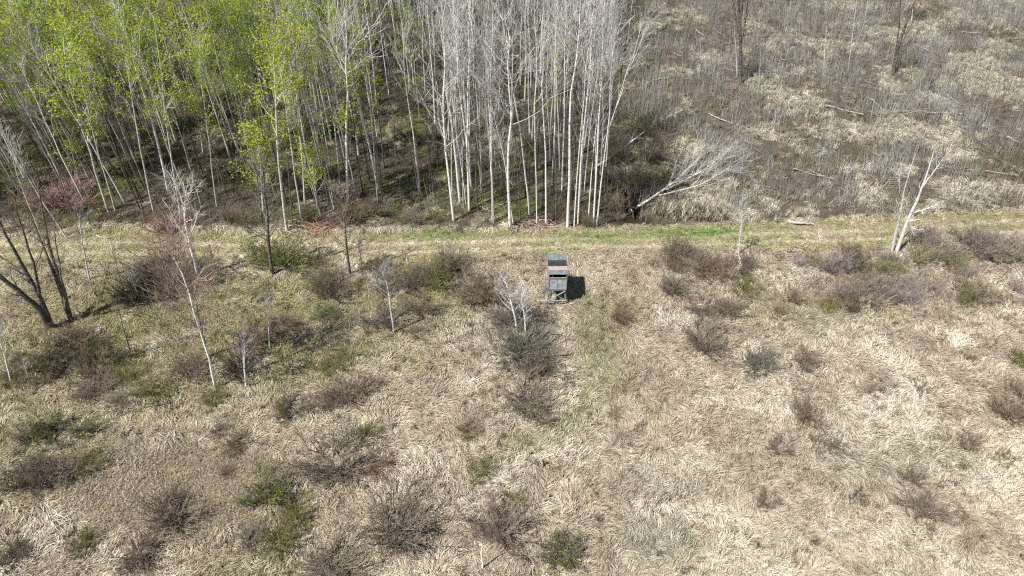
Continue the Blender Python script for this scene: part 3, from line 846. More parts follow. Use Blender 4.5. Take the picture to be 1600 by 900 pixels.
scatter('meadow_weeds', STEMS, [M['brush']], np.stack([x, y, height(x, y)], 1), np.stack([g.normal(0, .1, n), g.normal(0, .1, n), g.uniform(0, 6.28, n)], 1),
        np.repeat(sz[:, None], 3, 1), g.integers(6, 10, n), tint, 'small brown leafless weeds scattered through the meadow grass', 'weeds')

# ------------------------------------------------------------------ shrubs of the meadow, one by one
GREY, BROWN, OLV, PURP, DARK = (.285, .24, .185), (.29, .225, .155), (.265, .24, .12), (.28, .22, .175), (.18, .15, .11)
SH = [  # px, py of the foot, width in the picture, kind, colour, label
    (622, 838, 150, 'b', GREY, 'widest grey leafless shrub in the near meadow, stems fanned out'),
    (535, 893, 115, 'b', GREY, 'grey leafless shrub cut by the bottom edge, below the widest one'),
    (790, 845, 112, 'b', PURP, 'dark purplish shrub behind the short white stub'),
    (520, 745, 110, 'b', GREY, 'greyish shrub above the widest near shrub'),
    (592, 740, 60, 'b', (.33, .19, .14), 'rusty low shrub beside the widest near shrub'),
    (412, 790, 88, 'l', (.95, .92, .85), 'bright green leafing shrub in the lower left meadow'),
    (458, 815, 64, 'o', OLV, 'olive shrub touching the bright green leafing shrub'),
    (392, 858, 56, 'b', GREY, 'small grey shrub below the bright green leafing shrub'),
    (440, 862, 70, 'o', OLV, 'dull olive shrub between the two greyest near shrubs'),
    (268, 822, 95, 'b', PURP, 'purplish shrub standing alone in the short lower left grass'),
    (218, 885, 95, 'b', PURP, 'purplish shrub near the bottom edge, lower left'),
    (128, 865, 58, 'o', OLV, 'faint olive shrub in the lower left grass'),
    (12, 893, 60, 'b', DARK, 'dark shrub in the bottom left corner'),
    (22, 768, 95, 'b', DARK, 'dark shrub at the left border below the track'),
    (92, 752, 78, 'b', PURP, 'purplish shrub right of the dark one at the left border'),
    (138, 735, 50, 'o', OLV, 'olive clump at the end of the left border shrubs'),
    (76, 688, 66, 'l', (.75, .8, .8), 'dull green leafing shrub beside the left end of the track'),
    (132, 680, 46, 'l', (1.0, 1.0, .9), 'small vivid green shrub beside the left end of the track'),
    (36, 695, 60, 'u', GREY, 'upright thin-stemmed grey shrub at the left border'),
    (368, 702, 46, 'o', BROWN, 'small brown shrub just below the track, left half'),
    (345, 680, 34, 'b', GREY, 'small grey clump touching the track, left half'),
    (356, 745, 28, 'b', BROWN, 'tiny brown clump in the short grass'),
    (285, 776, 24, 'b', BROWN, 'tiny brown tussock above the lone purplish shrub'),
    (574, 692, 50, 'o', OLV, 'olive broom-like shrub standing in the track'),
    (456, 652, 66, 'b', DARK, 'dark grey shrub just above the track'),
    (545, 632, 80, 'b', PURP, 'purplish shrub above the olive broom-like one'),
    (500, 640, 60, 'b', BROWN, 'brownish shrub between two darker ones above the track'),
    (578, 610, 34, 'b', DARK, 'small dark round shrub above the track'),
    (752, 752, 58, 'o', OLV, 'olive shrub with a dark foot, below the bend of the track'),
    (730, 684, 42, 'o', BROWN, 'brown olive clump inside the bend of the track'),
    (803, 792, 40, 'o', OLV, 'small dark olive clump above the purplish shrub with the white stub'),
    (870, 890, 82, 'l', (.85, .76, .6), 'yellowish green leafing shrub at the bottom edge, middle'),
    (818, 572, 96, 'b', (.21, .20, .155), 'tall grey olive shrub in the row below the hunting blind'),
    (832, 632, 92, 'b', GREY, 'grey shrub at the lower end of the row below the blind'),
    (800, 520, 80, 'b', (.24, .22, .18), 'grey shrub at the foot of the two small white birches'),
    (845, 590, 66, 'b', DARK, 'dark shrub on the right flank of the row below the blind'),
    (846, 668, 46, 'u', BROWN, 'last small brown shrub of the row below the blind'),
    (764, 472, 84, 'b', BROWN, 'brown bushy shrub left of the blind'),
    (735, 455, 50, 'b', PURP, 'purplish shrub further left of the blind'),
    (972, 500, 56, 'b', BROWN, 'brown shrub right of the blind across the green path'),
    (1062, 462, 62, 'b', GREY, 'grey shrub upper left in the cluster right of the blind'),
    (1096, 492, 60, 'b', GREY, 'grey shrub at the foot of the cluster right of the blind'),
    (1140, 497, 54, 'b', PURP, 'purplish shrub lower right in the cluster right of the blind'),
    (1165, 460, 60, 'o', OLV, 'olive shrub upper right in the cluster right of the blind'),
    (1112, 440, 60, 'b', BROWN, 'brown shrub topmost in the cluster right of the blind'),
    (1100, 548, 74, 'b', GREY, 'grey dome-like shrub, leftmost of three in the pale meadow'),
    (1188, 590, 76, 'b', (.23, .22, .17), 'wide grey olive shrub, middle of three in the pale meadow'),
    (1255, 578, 52, 'b', PURP, 'round dark purplish shrub, last of three in the pale meadow'),
    (1236, 480, 50, 'u', BROWN, 'upright brown-stemmed shrub below the thicket'),
    (1215, 500, 44, 'u', BROWN, 'sparse brown shrub left of the upright brown-stemmed one'),
    (1295, 490, 34, 'o', (.28, .26, .09), 'yellowish olive clump under the thicket edge'),
    (1328, 488, 40, 'b', DARK, 'small dark shrub beside the yellowish olive clump'),
    (1262, 664, 62, 'b', BROWN, 'brown shrub below the round purplish one'),
    (1220, 708, 38, 'b', GREY, 'small dense grey tuft left in the lower right meadow'),
    (1292, 706, 48, 'o', GREY, 'low grey olive shrub right of the dense grey tuft'),
    (1368, 624, 28, 'b', GREY, 'tiny grey shrub alone in pale grass below the thicket'),
    (1445, 620, 36, 'b', PURP, 'small purplish shrub in the pale grass at right'),
    (1513, 568, 30, 'u', BROWN, 'upright brown stalks in pale grass near the right border'),
    (1515, 702, 38, 'b', BROWN, 'small brown shrub in the greenish grass at right'),
    (1430, 756, 42, 'b', GREY, 'small grey shrub above the twin-winged shrub'),
    (1345, 788, 32, 'b', DARK, 'small dark tuft in the lower right meadow'),
    (1372, 768, 18, 'b', BROWN, 'tiny brown weed above the small dark tuft'),
    (1438, 815, 80, 'b', GREY, 'largest grey shrub of the lower right meadow'),
    (1200, 792, 38, 'b', BROWN, 'reddish brown tuft in the lower right meadow'),
    (1505, 738, 20, 'b', DARK, 'tiny dark weed near the right border'),
    (1500, 810, 24, 'b', BROWN, 'tiny brown weed right of the largest lower right shrub'),
    (1582, 660, 66, 'b', BROWN, 'brown shrub at the right border'),
    (1584, 618, 48, 'b', BROWN, 'brown shrub at the right border above another'),
    (1598, 575, 44, 'o', OLV, 'olive shrub cut by the right border'),
    (1565, 722, 30, 'o', (.30, .24, .10), 'yellow brown weed close to the right border'),
    (960, 648, 30, 'b', BROWN, 'tiny brown shrub right of the green path bend'),
    (886, 600, 26, 'b', DARK, 'tiny dark clump between shrub row and green path'),
    (146, 625, 64, 'b', PURP, 'purplish shrub in the middle of the left meadow'),
    (186, 645, 46, 'b', GREY, 'small grey shrub right of the purplish left meadow one'),
    (288, 590, 64, 'b', PURP, 'pinkish grey shrub left of the leaning small birch'),
    (240, 628, 66, 'o', OLV, 'broad olive shrub in the left meadow'),
    (332, 628, 44, 'o', OLV, 'olive green clump at the foot of the leaning small birch'),
    (372, 590, 70, 'b', DARK, 'shrub coloured dark for tree shade, between the two small white birches at left'),  # dark colour stands in for tree shadow on the meadow
    (390, 545, 84, 'b', BROWN, 'brown shrub behind the small white birch at left'),
    (440, 525, 60, 'b', BROWN, 'brown shrub right of the short white birch stem'),
    (110, 555, 80, 'b', BROWN, 'reddish brown shrub under the dark forked tree'),
    (60, 590, 76, 'b', (.20, .18, .10), 'dark olive shrub at the left border below the forked tree'),
    (150, 590, 60, 'b', BROWN, 'brown shrub right below the dark forked tree'),
    (530, 575, 60, 'o', OLV, 'olive shrub in the meadow middle left'),
    (520, 470, 84, 'b', PURP, 'purplish shrub in the scrub below the trail, middle left'),
    (610, 505, 70, 'b', GREY, 'grey shrub at the foot of the hazy grey sapling'),
    (665, 490, 44, 'b', BROWN, 'brown clump between hazy sapling and mossy mound'),
    (655, 530, 40, 'b', BROWN, 'small brown clump below the hazy grey sapling'),
    (505, 500, 40, 'l', (1, 1, .9), 'small green shrub in the scrub middle left'),
    (210, 470, 90, 'b', (.13, .12, .085), 'shrub coloured dark for tree shade, right of the dark forked tree'),  # colour darkened to carry the tree shade at this spot
    (250, 368, 60, 'b', (.38, .20, .14), 'orange red budding shrub at the front edge of the wood'),
    (100, 330, 90, 'b', (.33, .20, .19), 'pink red budding shrub below the leftmost birches'),
    (440, 430, 90, 'o', (.22, .23, .11), 'greenish shrub around the foot of the tall dark trail tree'),
    (690, 430, 66, 'u', GREY, 'upright many-stemmed shrub on the trail edge left of the blind'),
    (1335, 238 + 190, 60, 'b', DARK, 'dark shrub in the gap left of the dead white tree'),
]
g = np.random.default_rng(55)
KS = dict(b=BUSH, u=UPRIGHT, l=LEAFY, o=OLIVEB)
def set_shrub(px, py, w, kd, col, label, group=None):
    x, y = (float(q) for q in ground_at(px, py))
    s = w * float(m_per_px(py)) / 1.5
    pick = KS[kd][int(g.integers(len(KS[kd])))]
    o = empty('shrub', (x, y + s * .25, gz(x, y) - .03), label, 'shrub', group, Quaternion((0, 0, 1), float(g.uniform(0, 6.28))), (s * float(g.uniform(.85, 1.2)), s * float(g.uniform(.85, 1.2)), s * float(g.uniform(.62, .9))))
    for pn, me_ in pick.parts:
        c = col
        if pn == 'leaves': c = col if kd == 'l' else (.75, .7, .62)
        elif kd == 'l': c = (.22, .20, .16)
        part(pn, me_, o, c)
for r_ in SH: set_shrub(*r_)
ORD1 = 'first second third fourth fifth sixth seventh eighth ninth tenth eleventh twelfth thirteenth fourteenth fifteenth sixteenth seventeenth eighteenth nineteenth'.split()
def ordinal(k):
    if k < 20: return ORD1[k - 1]
    t, u = divmod(k, 10)
    return ['twentieth', 'thirtieth', 'fortieth'][t - 2] if u == 0 else ['twenty', 'thirty', 'forty'][t - 2] + '-' + ORD1[u - 1]
def band(n, x0, x1, y0, y1, ws, cols, label, group, kinds):
    spots = sorted((g.uniform(x0, x1), g.uniform(y0, y1)) for _ in range(n))
    for k_, (px, py) in enumerate(spots):
        c = np.array(cols[int(g.integers(len(cols)))]) * g.uniform(.8, 1.2)
        set_shrub(px, py, g.uniform(*ws), kinds[int(g.integers(len(kinds)))], tuple(c), label + ', ' + ordinal(k_ + 1) + ' from the left', group)
band(28, 1250, 1620, 402, 486, (34, 70), [(.36, .31, .28), (.36, .29, .23), (.33, .30, .17), (.30, .25, .23)], 'leafless shrub in the thicket along the right trail half', 'shrubs of the trail thicket', 'buou')
band(12, 1440, 1620, 385, 412, (34, 60), [(.33, .27, .25), GREY, (.30, .26, .24)], 'purplish shrub in the row beside the dead white tree', 'shrubs beside the dead tree', 'bbu')
band(22, 200, 720, 416, 470, (34, 70), [GREY, BROWN, OLV, DARK], 'low scrub shrub below the left half of the trail', 'scrub along the left trail', 'bbou')
band(12, 0, 230, 545, 610, (34, 60), [BROWN, OLV, DARK], 'low shrub in dark scrub below the forked tree', 'scrub below the forked tree', 'bo')
band(8, 1020, 1240, 405, 440, (34, 60), [GREY, BROWN], 'small shrub along the trail right of the blind', 'shrubs along the trail right of the blind', 'bbu')
band(12, 360, 1010, 340, 360, (30, 54), [GREY, BROWN, OLV], 'low shrub along the front foot of the wood', 'shrubs at the foot of the wood', 'bbu')

band(16, 945, 1040, 190, 335, (26, 52), [DARK, (.15, .15, .07), (.12, .10, .09)], 'dark shrub in the shaded tangle right of the wood', 'dark shrubs of the shaded tangle', 'bbo')  # dark shrubs whose tints also carry the deep shade beside the wood

# ------------------------------------------------------------------ single trees out in the open
PINK = (1.15, .95, .92)
for bx, by, tx, ty, ks, col, nm, lab, wide in [
    (336, 606, 285, 405, HAZY, (1.7, 1.5, 1.46), 'birch_tree', 'small leaning birch with pinkish grey haze of twigs in the left meadow', 1.25),
    (324, 560, 300, 440, SLIM, (1.2, 1.05, 1.0), 'slim_tree', 'dark slim tree just behind the leaning pinkish birch', 1.2),
    (384, 606, 378, 522, SMALL, (1.1, 1.1, 1.1), 'birch_tree', 'small white birch right of the leaning pinkish birch', 1),
    (421, 546, 416, 462, SMALL, (1.1, 1.1, 1.1), 'birch_tree', 'small white birch stem farther back than its white neighbour, left meadow', .6),
    (206, 558, 180, 470, SLIM, (1.6, 1.7, 1.4), 'slim_tree', 'slight grey green sapling right of the dark forked tree', 1),
    (18, 598, 0, 520, SMALL, (1, 1, 1), 'birch_tree', 'small forked white birch at the left border', 1.1),
    (48, 598, 34, 560, SMALL, (.9, .9, .9), 'birch_tree', 'tiny white birch right of the forked one at the left border', 1),
    (426, 432, 402, 262, SLIM, (1, 1, 1), 'slim_tree', 'tall dark slim tree casting a long shadow over the trail', 1.6),
    (547, 430, 530, 300, SLIM, (1.5, 1.45, 1.35), 'slim_tree', 'grey slim tree on the trail edge, middle left', 1.5),
    (568, 440, 560, 372, SLIM, (1, 1, 1), 'slim_tree', 'short dark slim tree right of the grey slim one', .8),
    (312, 434, 270, 285, SMALL, (1.15, 1.12, 1.1), 'birch_tree', 'forked white birch on the near side of the trail', 1.5),
    (140, 438, 112, 312, SMALL, (.8, .78, .74), 'birch_tree', 'thin grey birch between the dark trees and the wood', .7),
    (190, 447, 172, 380, SLIM, (1, 1, 1), 'slim_tree', 'short dark sapling on the trail at left', .7),
    (340, 432, 322, 352, SLIM, (1.1, 1.1, 1.1), 'slim_tree', 'short dark sapling right of the forked white birch', .9),
    (282, 430, 268, 360, SLIM, (1.5, 1.25, 1.15), 'slim_tree', 'reddish sapling left of the forked white birch', .8),
    (616, 520, 603, 415, SMALL, (.78, .78, .78), 'birch_tree', 'hazy grey sapling in the meadow middle left', 1.2),
    (807, 516, 800, 430, SMALL, (1.15, 1.15, 1.15), 'birch_tree', 'white birch left of the pair below the blind', 1.5),
    (822, 532, 818, 455, SMALL, (1.15, 1.15, 1.15), 'birch_tree', 'white birch right of the pair below the blind', 1.3),
    (1153, 402, 1163, 312, SMALL, (.92, .92, .9), 'birch_tree', 'grey small birch on the trail right of the blind', 1.25),
    (220, 470, 200, 425, SMALL, (.85, .85, .85), 'birch_tree', 'tiny grey birch in the shade right of the dark trees', 1.2),
    (410, 350, 395, 235, SLIM, (1.7, 1.7, 1.5), 'slim_tree', 'grey slim tree before the wood, left of the yellow green young tree', 1.1),
    (700, 425, 704, 372, SLIM, (1.2, 1.2, 1.2), 'slim_tree', 'thin sapling rising from the many-stemmed trail shrub', .8),
    (1152, 126, 1148, 30, SMALL, (1, 1, 1), 'birch_tree', 'thin pale stem touching the dark lone trunk', .5),
    (1287, 112, 1293, 0, SMALL, (1, .98, .95), 'birch_tree', 'thin crooked pale stem left of the leaning clearing birch', .5),
    (1325, 111, 1350, -40, BIRCH, (.95, .93, .88), 'birch_tree', 'leaning pale trunk standing in the clearing', .8),
    (1349, 42, 1368, -60, BIRCH, (.95, .93, .9), 'birch_tree', 'pale trunk farther off behind the leaning clearing birch', .7),
    (1329, 26, 1338, -60, BIRCH, (.9, .9, .88), 'birch_tree', 'farthest pale trunk at the top edge of the clearing', .6),
    (1391, 118, 1412, -10, BIRCH, (.9, .88, .84), 'birch_tree', 'pale stem crossing the dark leaning trunk in the clearing', .6),
    (1424, 35, 1436, -60, HAZY, (2.2, .75, .75), 'maple_tree', 'red budding tree at the top edge of the clearing', 1.2),
    (1185, 138, 1192, 55, SMALL, (.8, .78, .76), 'birch_tree', 'faint thin sapling right of the dark lone trunk', .5),
    (977, 292, 976, 205, SLIM, (1, 1, 1), 'slim_tree', 'thin dark snag between the two fallen trees', .5),
    (940, 226, 1015, 25, BIRCH, (1.05, 1.05, 1.05), 'birch_tree', 'rightmost bare birch of the wood, leaning out over the clearing', .8),
]:
    kd = ks[int(RNG.integers(len(ks)))]
    plant(nm, kd, (bx, by), lab, 'tree', None, (tx, ty), spin=float(RNG.uniform(0, 6.28)), color=col, wide=wide)

def smooth_path(pts, n):
    pts = np.array(pts, float)
    d = np.concatenate([[0], np.cumsum(np.linalg.norm(np.diff(pts, axis=0), axis=1))])
    u = np.linspace(0, d[-1], n)
    q = np.stack([np.interp(u, d, pts[:, k]) for k in range(3)], 1)
    for _ in range(1):
        q[1:-1] = q[1:-1] * .5 + (q[:-2] + q[2:]) * .25
    return q

def drawn_tree(name, base, stems, label, bark, twig, col=(1, 1, 1), r0=.22, seed=1, sub=9, blen=(.5, 1.6), tw=4, tw2=3, cat='tree', yo=.5, tr=.35, twr=.008):
    """a tree whose stems follow given lines of sight in the upright plane of its foot"""
    gg = np.random.default_rng(seed)
    bx, by = (float(q) for q in ground_at(*base)); bz = gz(bx, by)
    tk, cr = MB(), MB()
    o = empty(name, (bx, by, bz), label, cat)
    for pts, r_a, r_b in stems:
        sx = gg.normal(0, yo)
        w = []
        for k_, (px, py) in enumerate(pts):
            yy = by + sx * k_ / max(1, len(pts) - 1)
            X_, Z_ = at_depth(px, py, yy); w.append((X_ - bx, yy - by, Z_ - bz))
        P = smooth_path(w, 10)
        if pts[0][1] >= base[1] - 6: P[0, 2] = -.3
        P[1:] += gg.normal(0, .03, (9, 3))
        R = np.linspace(r_a, r_b, 10)
        tk.tubes(P[None], R[None], 8, .5)
        b1, q1, _ = sprout(gg, P[None], R[None], sub, (tr, 1), blen, (.4, 1.0), .25, 5, .45, .013, .07)
        cr.tubes(b1, q1, 4, .7)
        b2, q2, _ = sprout(gg, b1, q1, tw, (.25, 1), (blen[0] * .6, blen[1] * .55), (.35, .9), .12, 4, .6, twr, .07)
        cr.tubes(b2, q2, 3, gg.uniform(.3, .9, len(b2)))
        if tw2:
            b3, q3, _ = sprout(gg, b2, q2, tw2, (.25, 1), (blen[0] * .4, blen[1] * .3), (.35, .9), .08, 3, .7, twr * .85, .07)
            cr.tubes(b3, q3, 3, gg.uniform(.2, .8, len(b3)))
    part('trunk', tk.mesh(name + '_trunk', [M[bark]], True), o, col)
    part('crown', cr.mesh(name + '_crown', [M[twig]], True), o, col)
    return o

drawn_tree('forked_tree', (78, 512), [
    ([(78, 513), (70, 496), (59, 479), (32, 458), (0, 431), (-34, 400)], .31, .09),
    ([(76, 506), (66, 474), (60, 455), (39, 426), (21, 391), (4, 362), (-8, 325)], .23, .05),
    ([(62, 458), (55, 419), (39, 373), (28, 341), (20, 295)], .12, .025),
    ([(55, 418), (66, 391), (70, 370)], .05, .02), ([(32, 422), (0, 401), (-20, 392)], .07, .03)],
    'big dark forked tree leaning out at the left border', 'dark_bark', 'brown_twig', (1, 1, 1), seed=5, sub=8, blen=(.7, 2.0))
drawn_tree('forked_tree', (109, 498), [
    ([(109, 499), (101, 462), (92, 433), (80, 398), (73, 373), (64, 320), (58, 280)], .21, .035),
    ([(107, 497), (95, 455), (84, 430), (75, 405), (60, 366), (40, 320)], .13, .025),
    ([(104, 472), (94, 430), (92, 405), (84, 370), (86, 330)], .09, .02),
    ([(103, 469), (86, 428), (72, 395), (50, 345), (25, 290)], .10, .02)],
    'dark tree of close parallel stems right of the big forked one', 'dark_bark', 'brown_twig', (1.35, 1.3, 1.22), seed=6, sub=11, blen=(.6, 1.9))
drawn_tree('lone_tree', (1156, 133), [
    ([(1156, 134), (1158, 100), (1157, 60), (1155, 20), (1152, -30), (1148, -80)], .24, .06),
    ([(1158, 70), (1164, 40), (1168, 0), (1174, -40)], .10, .03), ([(1157, 55), (1149, 25), (1143, -10)], .09, .03), ([(1157, 40), (1161, 10), (1160, -30)], .08, .03)],
    'dark tall trunk standing alone in the clearing', 'dark_bark', 'brown_twig', (1.1, 1.05, 1.0), seed=11, sub=12, blen=(.8, 2.2), tr=.3, twr=.012)
drawn_tree('lone_tree', (1394, 119), [
    ([(1394, 120), (1401, 85), (1412, 45), (1428, 5), (1446, -40)], .20, .06),
    ([(1393, 119), (1399, 80), (1404, 50), (1407, 10), (1410, -30)], .13, .04), ([(1404, 75), (1418, 50), (1432, 25), (1440, 0)], .08, .03)],
    'dark leaning many-stemmed trunk in the clearing near the red budding tree', 'dark_bark', 'brown_twig', (1.3, 1.22, 1.18), seed=12, sub=11, blen=(.8, 2.0), tr=.25, twr=.012)
drawn_tree('dead_tree', (1399, 396), [
    ([(1393, 396), (1400, 368), (1404, 349), (1408, 315), (1415, 291), (1431, 240)], .15, .03),
    ([(1399, 397), (1412, 360), (1423, 336), (1436, 304), (1447, 275), (1452, 259), (1460, 237)], .20, .035),
    ([(1443, 291), (1457, 272), (1471, 251), (1481, 240)], .07, .02),
    ([(1427, 332), (1447, 327), (1465, 319)], .05, .018), ([(1421, 345), (1439, 343), (1447, 352)], .045, .016),
    ([(1409, 310), (1404, 298), (1407, 268)], .045, .015), ([(1404, 350), (1401, 320)], .03, .012), ([(1421, 347), (1426, 360)], .03, .012)],
    'dead white barkless tree with several leaning stems beside the trail', 'dead_bark', 'pale_twig', (1.2, 1.2, 1.2), seed=8, sub=7, blen=(.3, 1.3), tw=3, tw2=0, yo=.3, tr=.4, twr=.012)

# ------------------------------------------------------------------ fallen trees and logs
def lying(name, label, lines, seed, sub=6, blen=(.5, 1.6), roots=None, bark='birch_bark', col=(1, 1, 1), cat='fallen tree', tw=3):
    """a trunk that lies on the ground along lines of the photograph; each line: [(px, py, lift)], radii"""
    gg = np.random.default_rng(seed)
    tk, cr = MB(), MB()
    bx, by = (float(q) for q in ground_at(*lines[0][0][0][:2])); bz = gz(bx, by)
    o = empty(name, (bx, by, bz), label, cat)
    for pts, ra, rb in lines:
        w = []
        for px, py, lift in pts:
            u = (px - 800) / F; v = (450 - py) / F; t = (CAM_H - lift) / (ST - v * CT)
            w.append((u * t - bx, (CT + v * ST) * t - by, lift + gz(u * t, (CT + v * ST) * t) - bz))
        P = smooth_path(w, 9); P[1:-1] += gg.normal(0, .035, (7, 3))
        R = np.linspace(ra, rb, 9)
        tk.tubes(P[None], R[None], 7, .5)
        if sub:
            b1, q1, _ = sprout(gg, P[None], R[None], sub, (.35, 1), blen, (.2, .7), .1, 5, .5, .018, .07)
            b1[:, :, 2] = np.maximum(b1[:, :, 2], .05); cr.tubes(b1, q1, 4, .8)
            b2, q2, _ = sprout(gg, b1, q1, tw, (.25, 1), (blen[0] * .5, blen[1] * .6), (.3, .8), .08, 4, .6, .013, .07)
            cr.tubes(b2, q2, 3, gg.uniform(.4, .9, len(b2)))
    part('trunk', tk.mesh(name + '_trunk', [M[bark]], True), o, col)
    if sub: part('branches', cr.mesh(name + '_branches', [M['pale_twig']], True), o, col)
    if roots:
        rb_ = MB(); n = 90
        az = gg.uniform(0, 6.28, n); rr_ = gg.uniform(.5, 1.9, n)
        e = np.stack([np.cos(az) * .35 - .3, np.cos(az) * -.6 + gg.normal(0, .3, n), np.abs(np.sin(az)) * rr_ + .1], 1) * 1.5
        u = np.linspace(0, 1, 4)
        P = np.array([0, 0, .3]) + e[:, None, :] * u[None, :, None]; P[:, 1:] += gg.normal(0, .1, (n, 3, 3))
        rb_.tubes(P, np.linspace(.2, .04, 4)[None].repeat(n, 0), 4, .3)
        pl = MB(); na, nr = 22, 5; pv = []
        for i_ in range(nr):
            for j_ in range(na):
                a_ = j_ / na * 6.2832; q_ = (i_ + .12) / (nr - 1) * (1.0 + .22 * math.sin(3 * a_ + 1) + .12 * math.sin(7 * a_))
                pv.append((-.25 + .45 * (1 - q_) ** 2 + gg.normal(0, .07), math.cos(a_) * 1.25 * q_ + gg.normal(0, .05), .95 + math.sin(a_) * 1.15 * q_ + gg.normal(0, .05)))
        pq = [[i_ * na + j_, i_ * na + (j_ + 1) % na, (i_ + 1) * na + (j_ + 1) % na, (i_ + 1) * na + j_] for i_ in range(nr - 1) for j_ in range(na)]
        v_ = np.array(pv); c_, s_ = math.cos(-.9), math.sin(-.9)
        v_ = np.stack([v_[:, 0] * c_ - v_[:, 1] * s_, v_[:, 0] * s_ + v_[:, 1] * c_, v_[:, 2]], 1)
        pl.add(v_, pq)
        part('root_plate', pl.mesh(name + '_root_plate', [M['dark_bark']]), o, (.35, .32, .3))
        part('roots', rb_.mesh(name + '_roots', [M['dark_bark']], True), o, (.7, .65, .6))
    return o

lying('fallen_tree', 'fallen pale tree with a broom of branches, torn roots beside the trail', [
    ([(985, 330, .5), (1020, 308, .6), (1047, 291, .8), (1068, 272, 1.0), (1092, 248, 1.3)], .16, .05),
    ([(1040, 297, .7), (1073, 280, .9), (1100, 267, 1.1), (1130, 240, 1.4)], .10, .03),
    ([(1023, 307, .5), (1068, 297, .6), (1092, 292, .8), (1110, 280, 1.0), (1140, 262, 1.2)], .09, .025)], 21, sub=20, blen=(1.2, 4.4), roots=True, col=(.85, .83, .80), tw=9)
lying('fallen_tree', 'long pale fallen birch pointing up into the clearing from the wood', [
    ([(930, 261, .3), (956, 243, .4), (1000, 211, .5), (1028, 191, .7), (1047, 180, .9), (1066, 172, 1.0)], .13, .03)], 22, sub=14, blen=(.6, 2.2), tw=5)
LOGS = [(1107, 177, 1162, 198, .10, 'long grey log left in the clearing'), (1290, 163, 1350, 179, .10, 'long pale log in the middle of the clearing'), (1088, 46, 1101, 55, .14, 'short thick log high up in the clearing'),
    (1362, 154, 1382, 173, .08, 'thin stick log slanting down right in the clearing'), (1408, 180, 1420, 189, .20, 'short thick pinkish chunk of log in the clearing'), (1388, 183, 1442, 171, .09, 'grey log touching the pinkish chunk'),
    (1270, 268, 1306, 279, .09, 'pale branched log in the lower middle of the clearing'), (1230, 345, 1271, 351, .17, 'bleached thick log lying beside the trail at right'), (1540, 266, 1592, 273, .07, 'thin grey log near the right border of the clearing'),
    (1363, 103, 1390, 106, .10, 'short pale log at the foot of the dark leaning trunk'), (1176, 34, 1210, 51, .08, 'grey log right behind the dark lone trunk'), (1432, 70, 1457, 80, .08, 'grey log upper right in the clearing'),
    (1502, 49, 1532, 51, .09, 'pale log near the top right'), (1557, 13, 1592, 23, .10, 'pale log in the top right corner'), (1480, 146, 1502, 163, .07, 'thin dark log right of the middle of the clearing'),
    (1440, 173, 1506, 177, .08, 'long thin log in the right part of the clearing'), (1573, 213, 1597, 224, .12, 'pale log end at the right border'), (1236, 262, 1303, 279, .06, 'thin log crossing the pale branched one'),
    (1018, 126, 1048, 121, .06, 'thin pale log near the wood at the upper clearing'), (1130, 70, 1160, 62, .06, 'thin log left of the dark lone trunk'), (752, 490, 800, 470, .07, 'pale fallen stem beside the birches below the blind'),
    (712, 512, 738, 510, .05, 'thin dark stick below the mossy mound'), (150, 366, 172, 372, .07, 'pale fallen limb on the trail at left'), (385, 372, 420, 360, .07, 'grey fallen limb at the foot of the wood, left'), (750, 322, 768, 330, .06, 'short pale log just inside the wood'),
    (632, 362, 642, 352, .09, 'pale broken stump stick at the foot of the wood'), (1210, 95, 1240, 92, .05, 'thin stick log behind the crooked pale stem'), (1545, 120, 1580, 112, .06, 'thin pale log upper right border')]
for k_, (xa, ya, xb, yb, r_, lab) in enumerate(LOGS):
    lying('log', lab, [([(xa, ya, r_ + .25 * (r_ < .15) * (ya < 300)), ((xa + xb) / 2, (ya + yb) / 2 + 1, r_ + .15), (xb, yb, r_ + .35 * (r_ < .15) * (ya < 300))], r_, r_ * .6)], 40 + k_, sub=5 if r_ < .15 else 0, blen=(.3, 1.1), col=(.50, .475, .45), cat='log', tw=2,
          bark='birch_bark')

def brush_pile(px, py, w, col, label, seed):
    gg = np.random.default_rng(seed)
    x, y = (float(q) for q in ground_at(px, py)); o = empty('brush_pile', (x, y, gz(x, y)), label, 'brush pile')
    n = 60; R_ = w * float(m_per_px(py)) / 2
    mb = MB()
    a_ = gg.uniform(0, 6.28, n); c_ = np.stack([gg.normal(0, R_ * .5, n), gg.normal(0, R_ * .35, n), np.abs(gg.normal(0, .25, n)) + .08], 1)
    d_ = np.stack([np.cos(a_), np.sin(a_) * .7, gg.normal(0, .2, n)], 1) * gg.uniform(.4, 1.0, n)[:, None]
    P = c_[:, None, :] + d_[:, None, :] * np.linspace(-1, 1, 4)[None, :, None]; P[:, :, 2] = np.maximum(P[:, :, 2], .03)
    mb.tubes(P, np.linspace(.03, .012, 4)[None].repeat(n, 0), 4, gg.uniform(.3, 1, n))
    part('sticks', mb.mesh('brush_pile_sticks', [M['shrub_twig']]), o, col)
brush_pile(500, 358, 62, (.42, .22, .18), 'reddish pile of cut sticks at the foot of the wood, left', 61)
brush_pile(838, 354, 62, (.50, .34, .28), 'pinkish pile of cut sticks at the foot of the bare birches', 62)
brush_pile(462, 362, 60, (.48, .38, .30), 'pale pile of sticks left of the reddish one', 63)

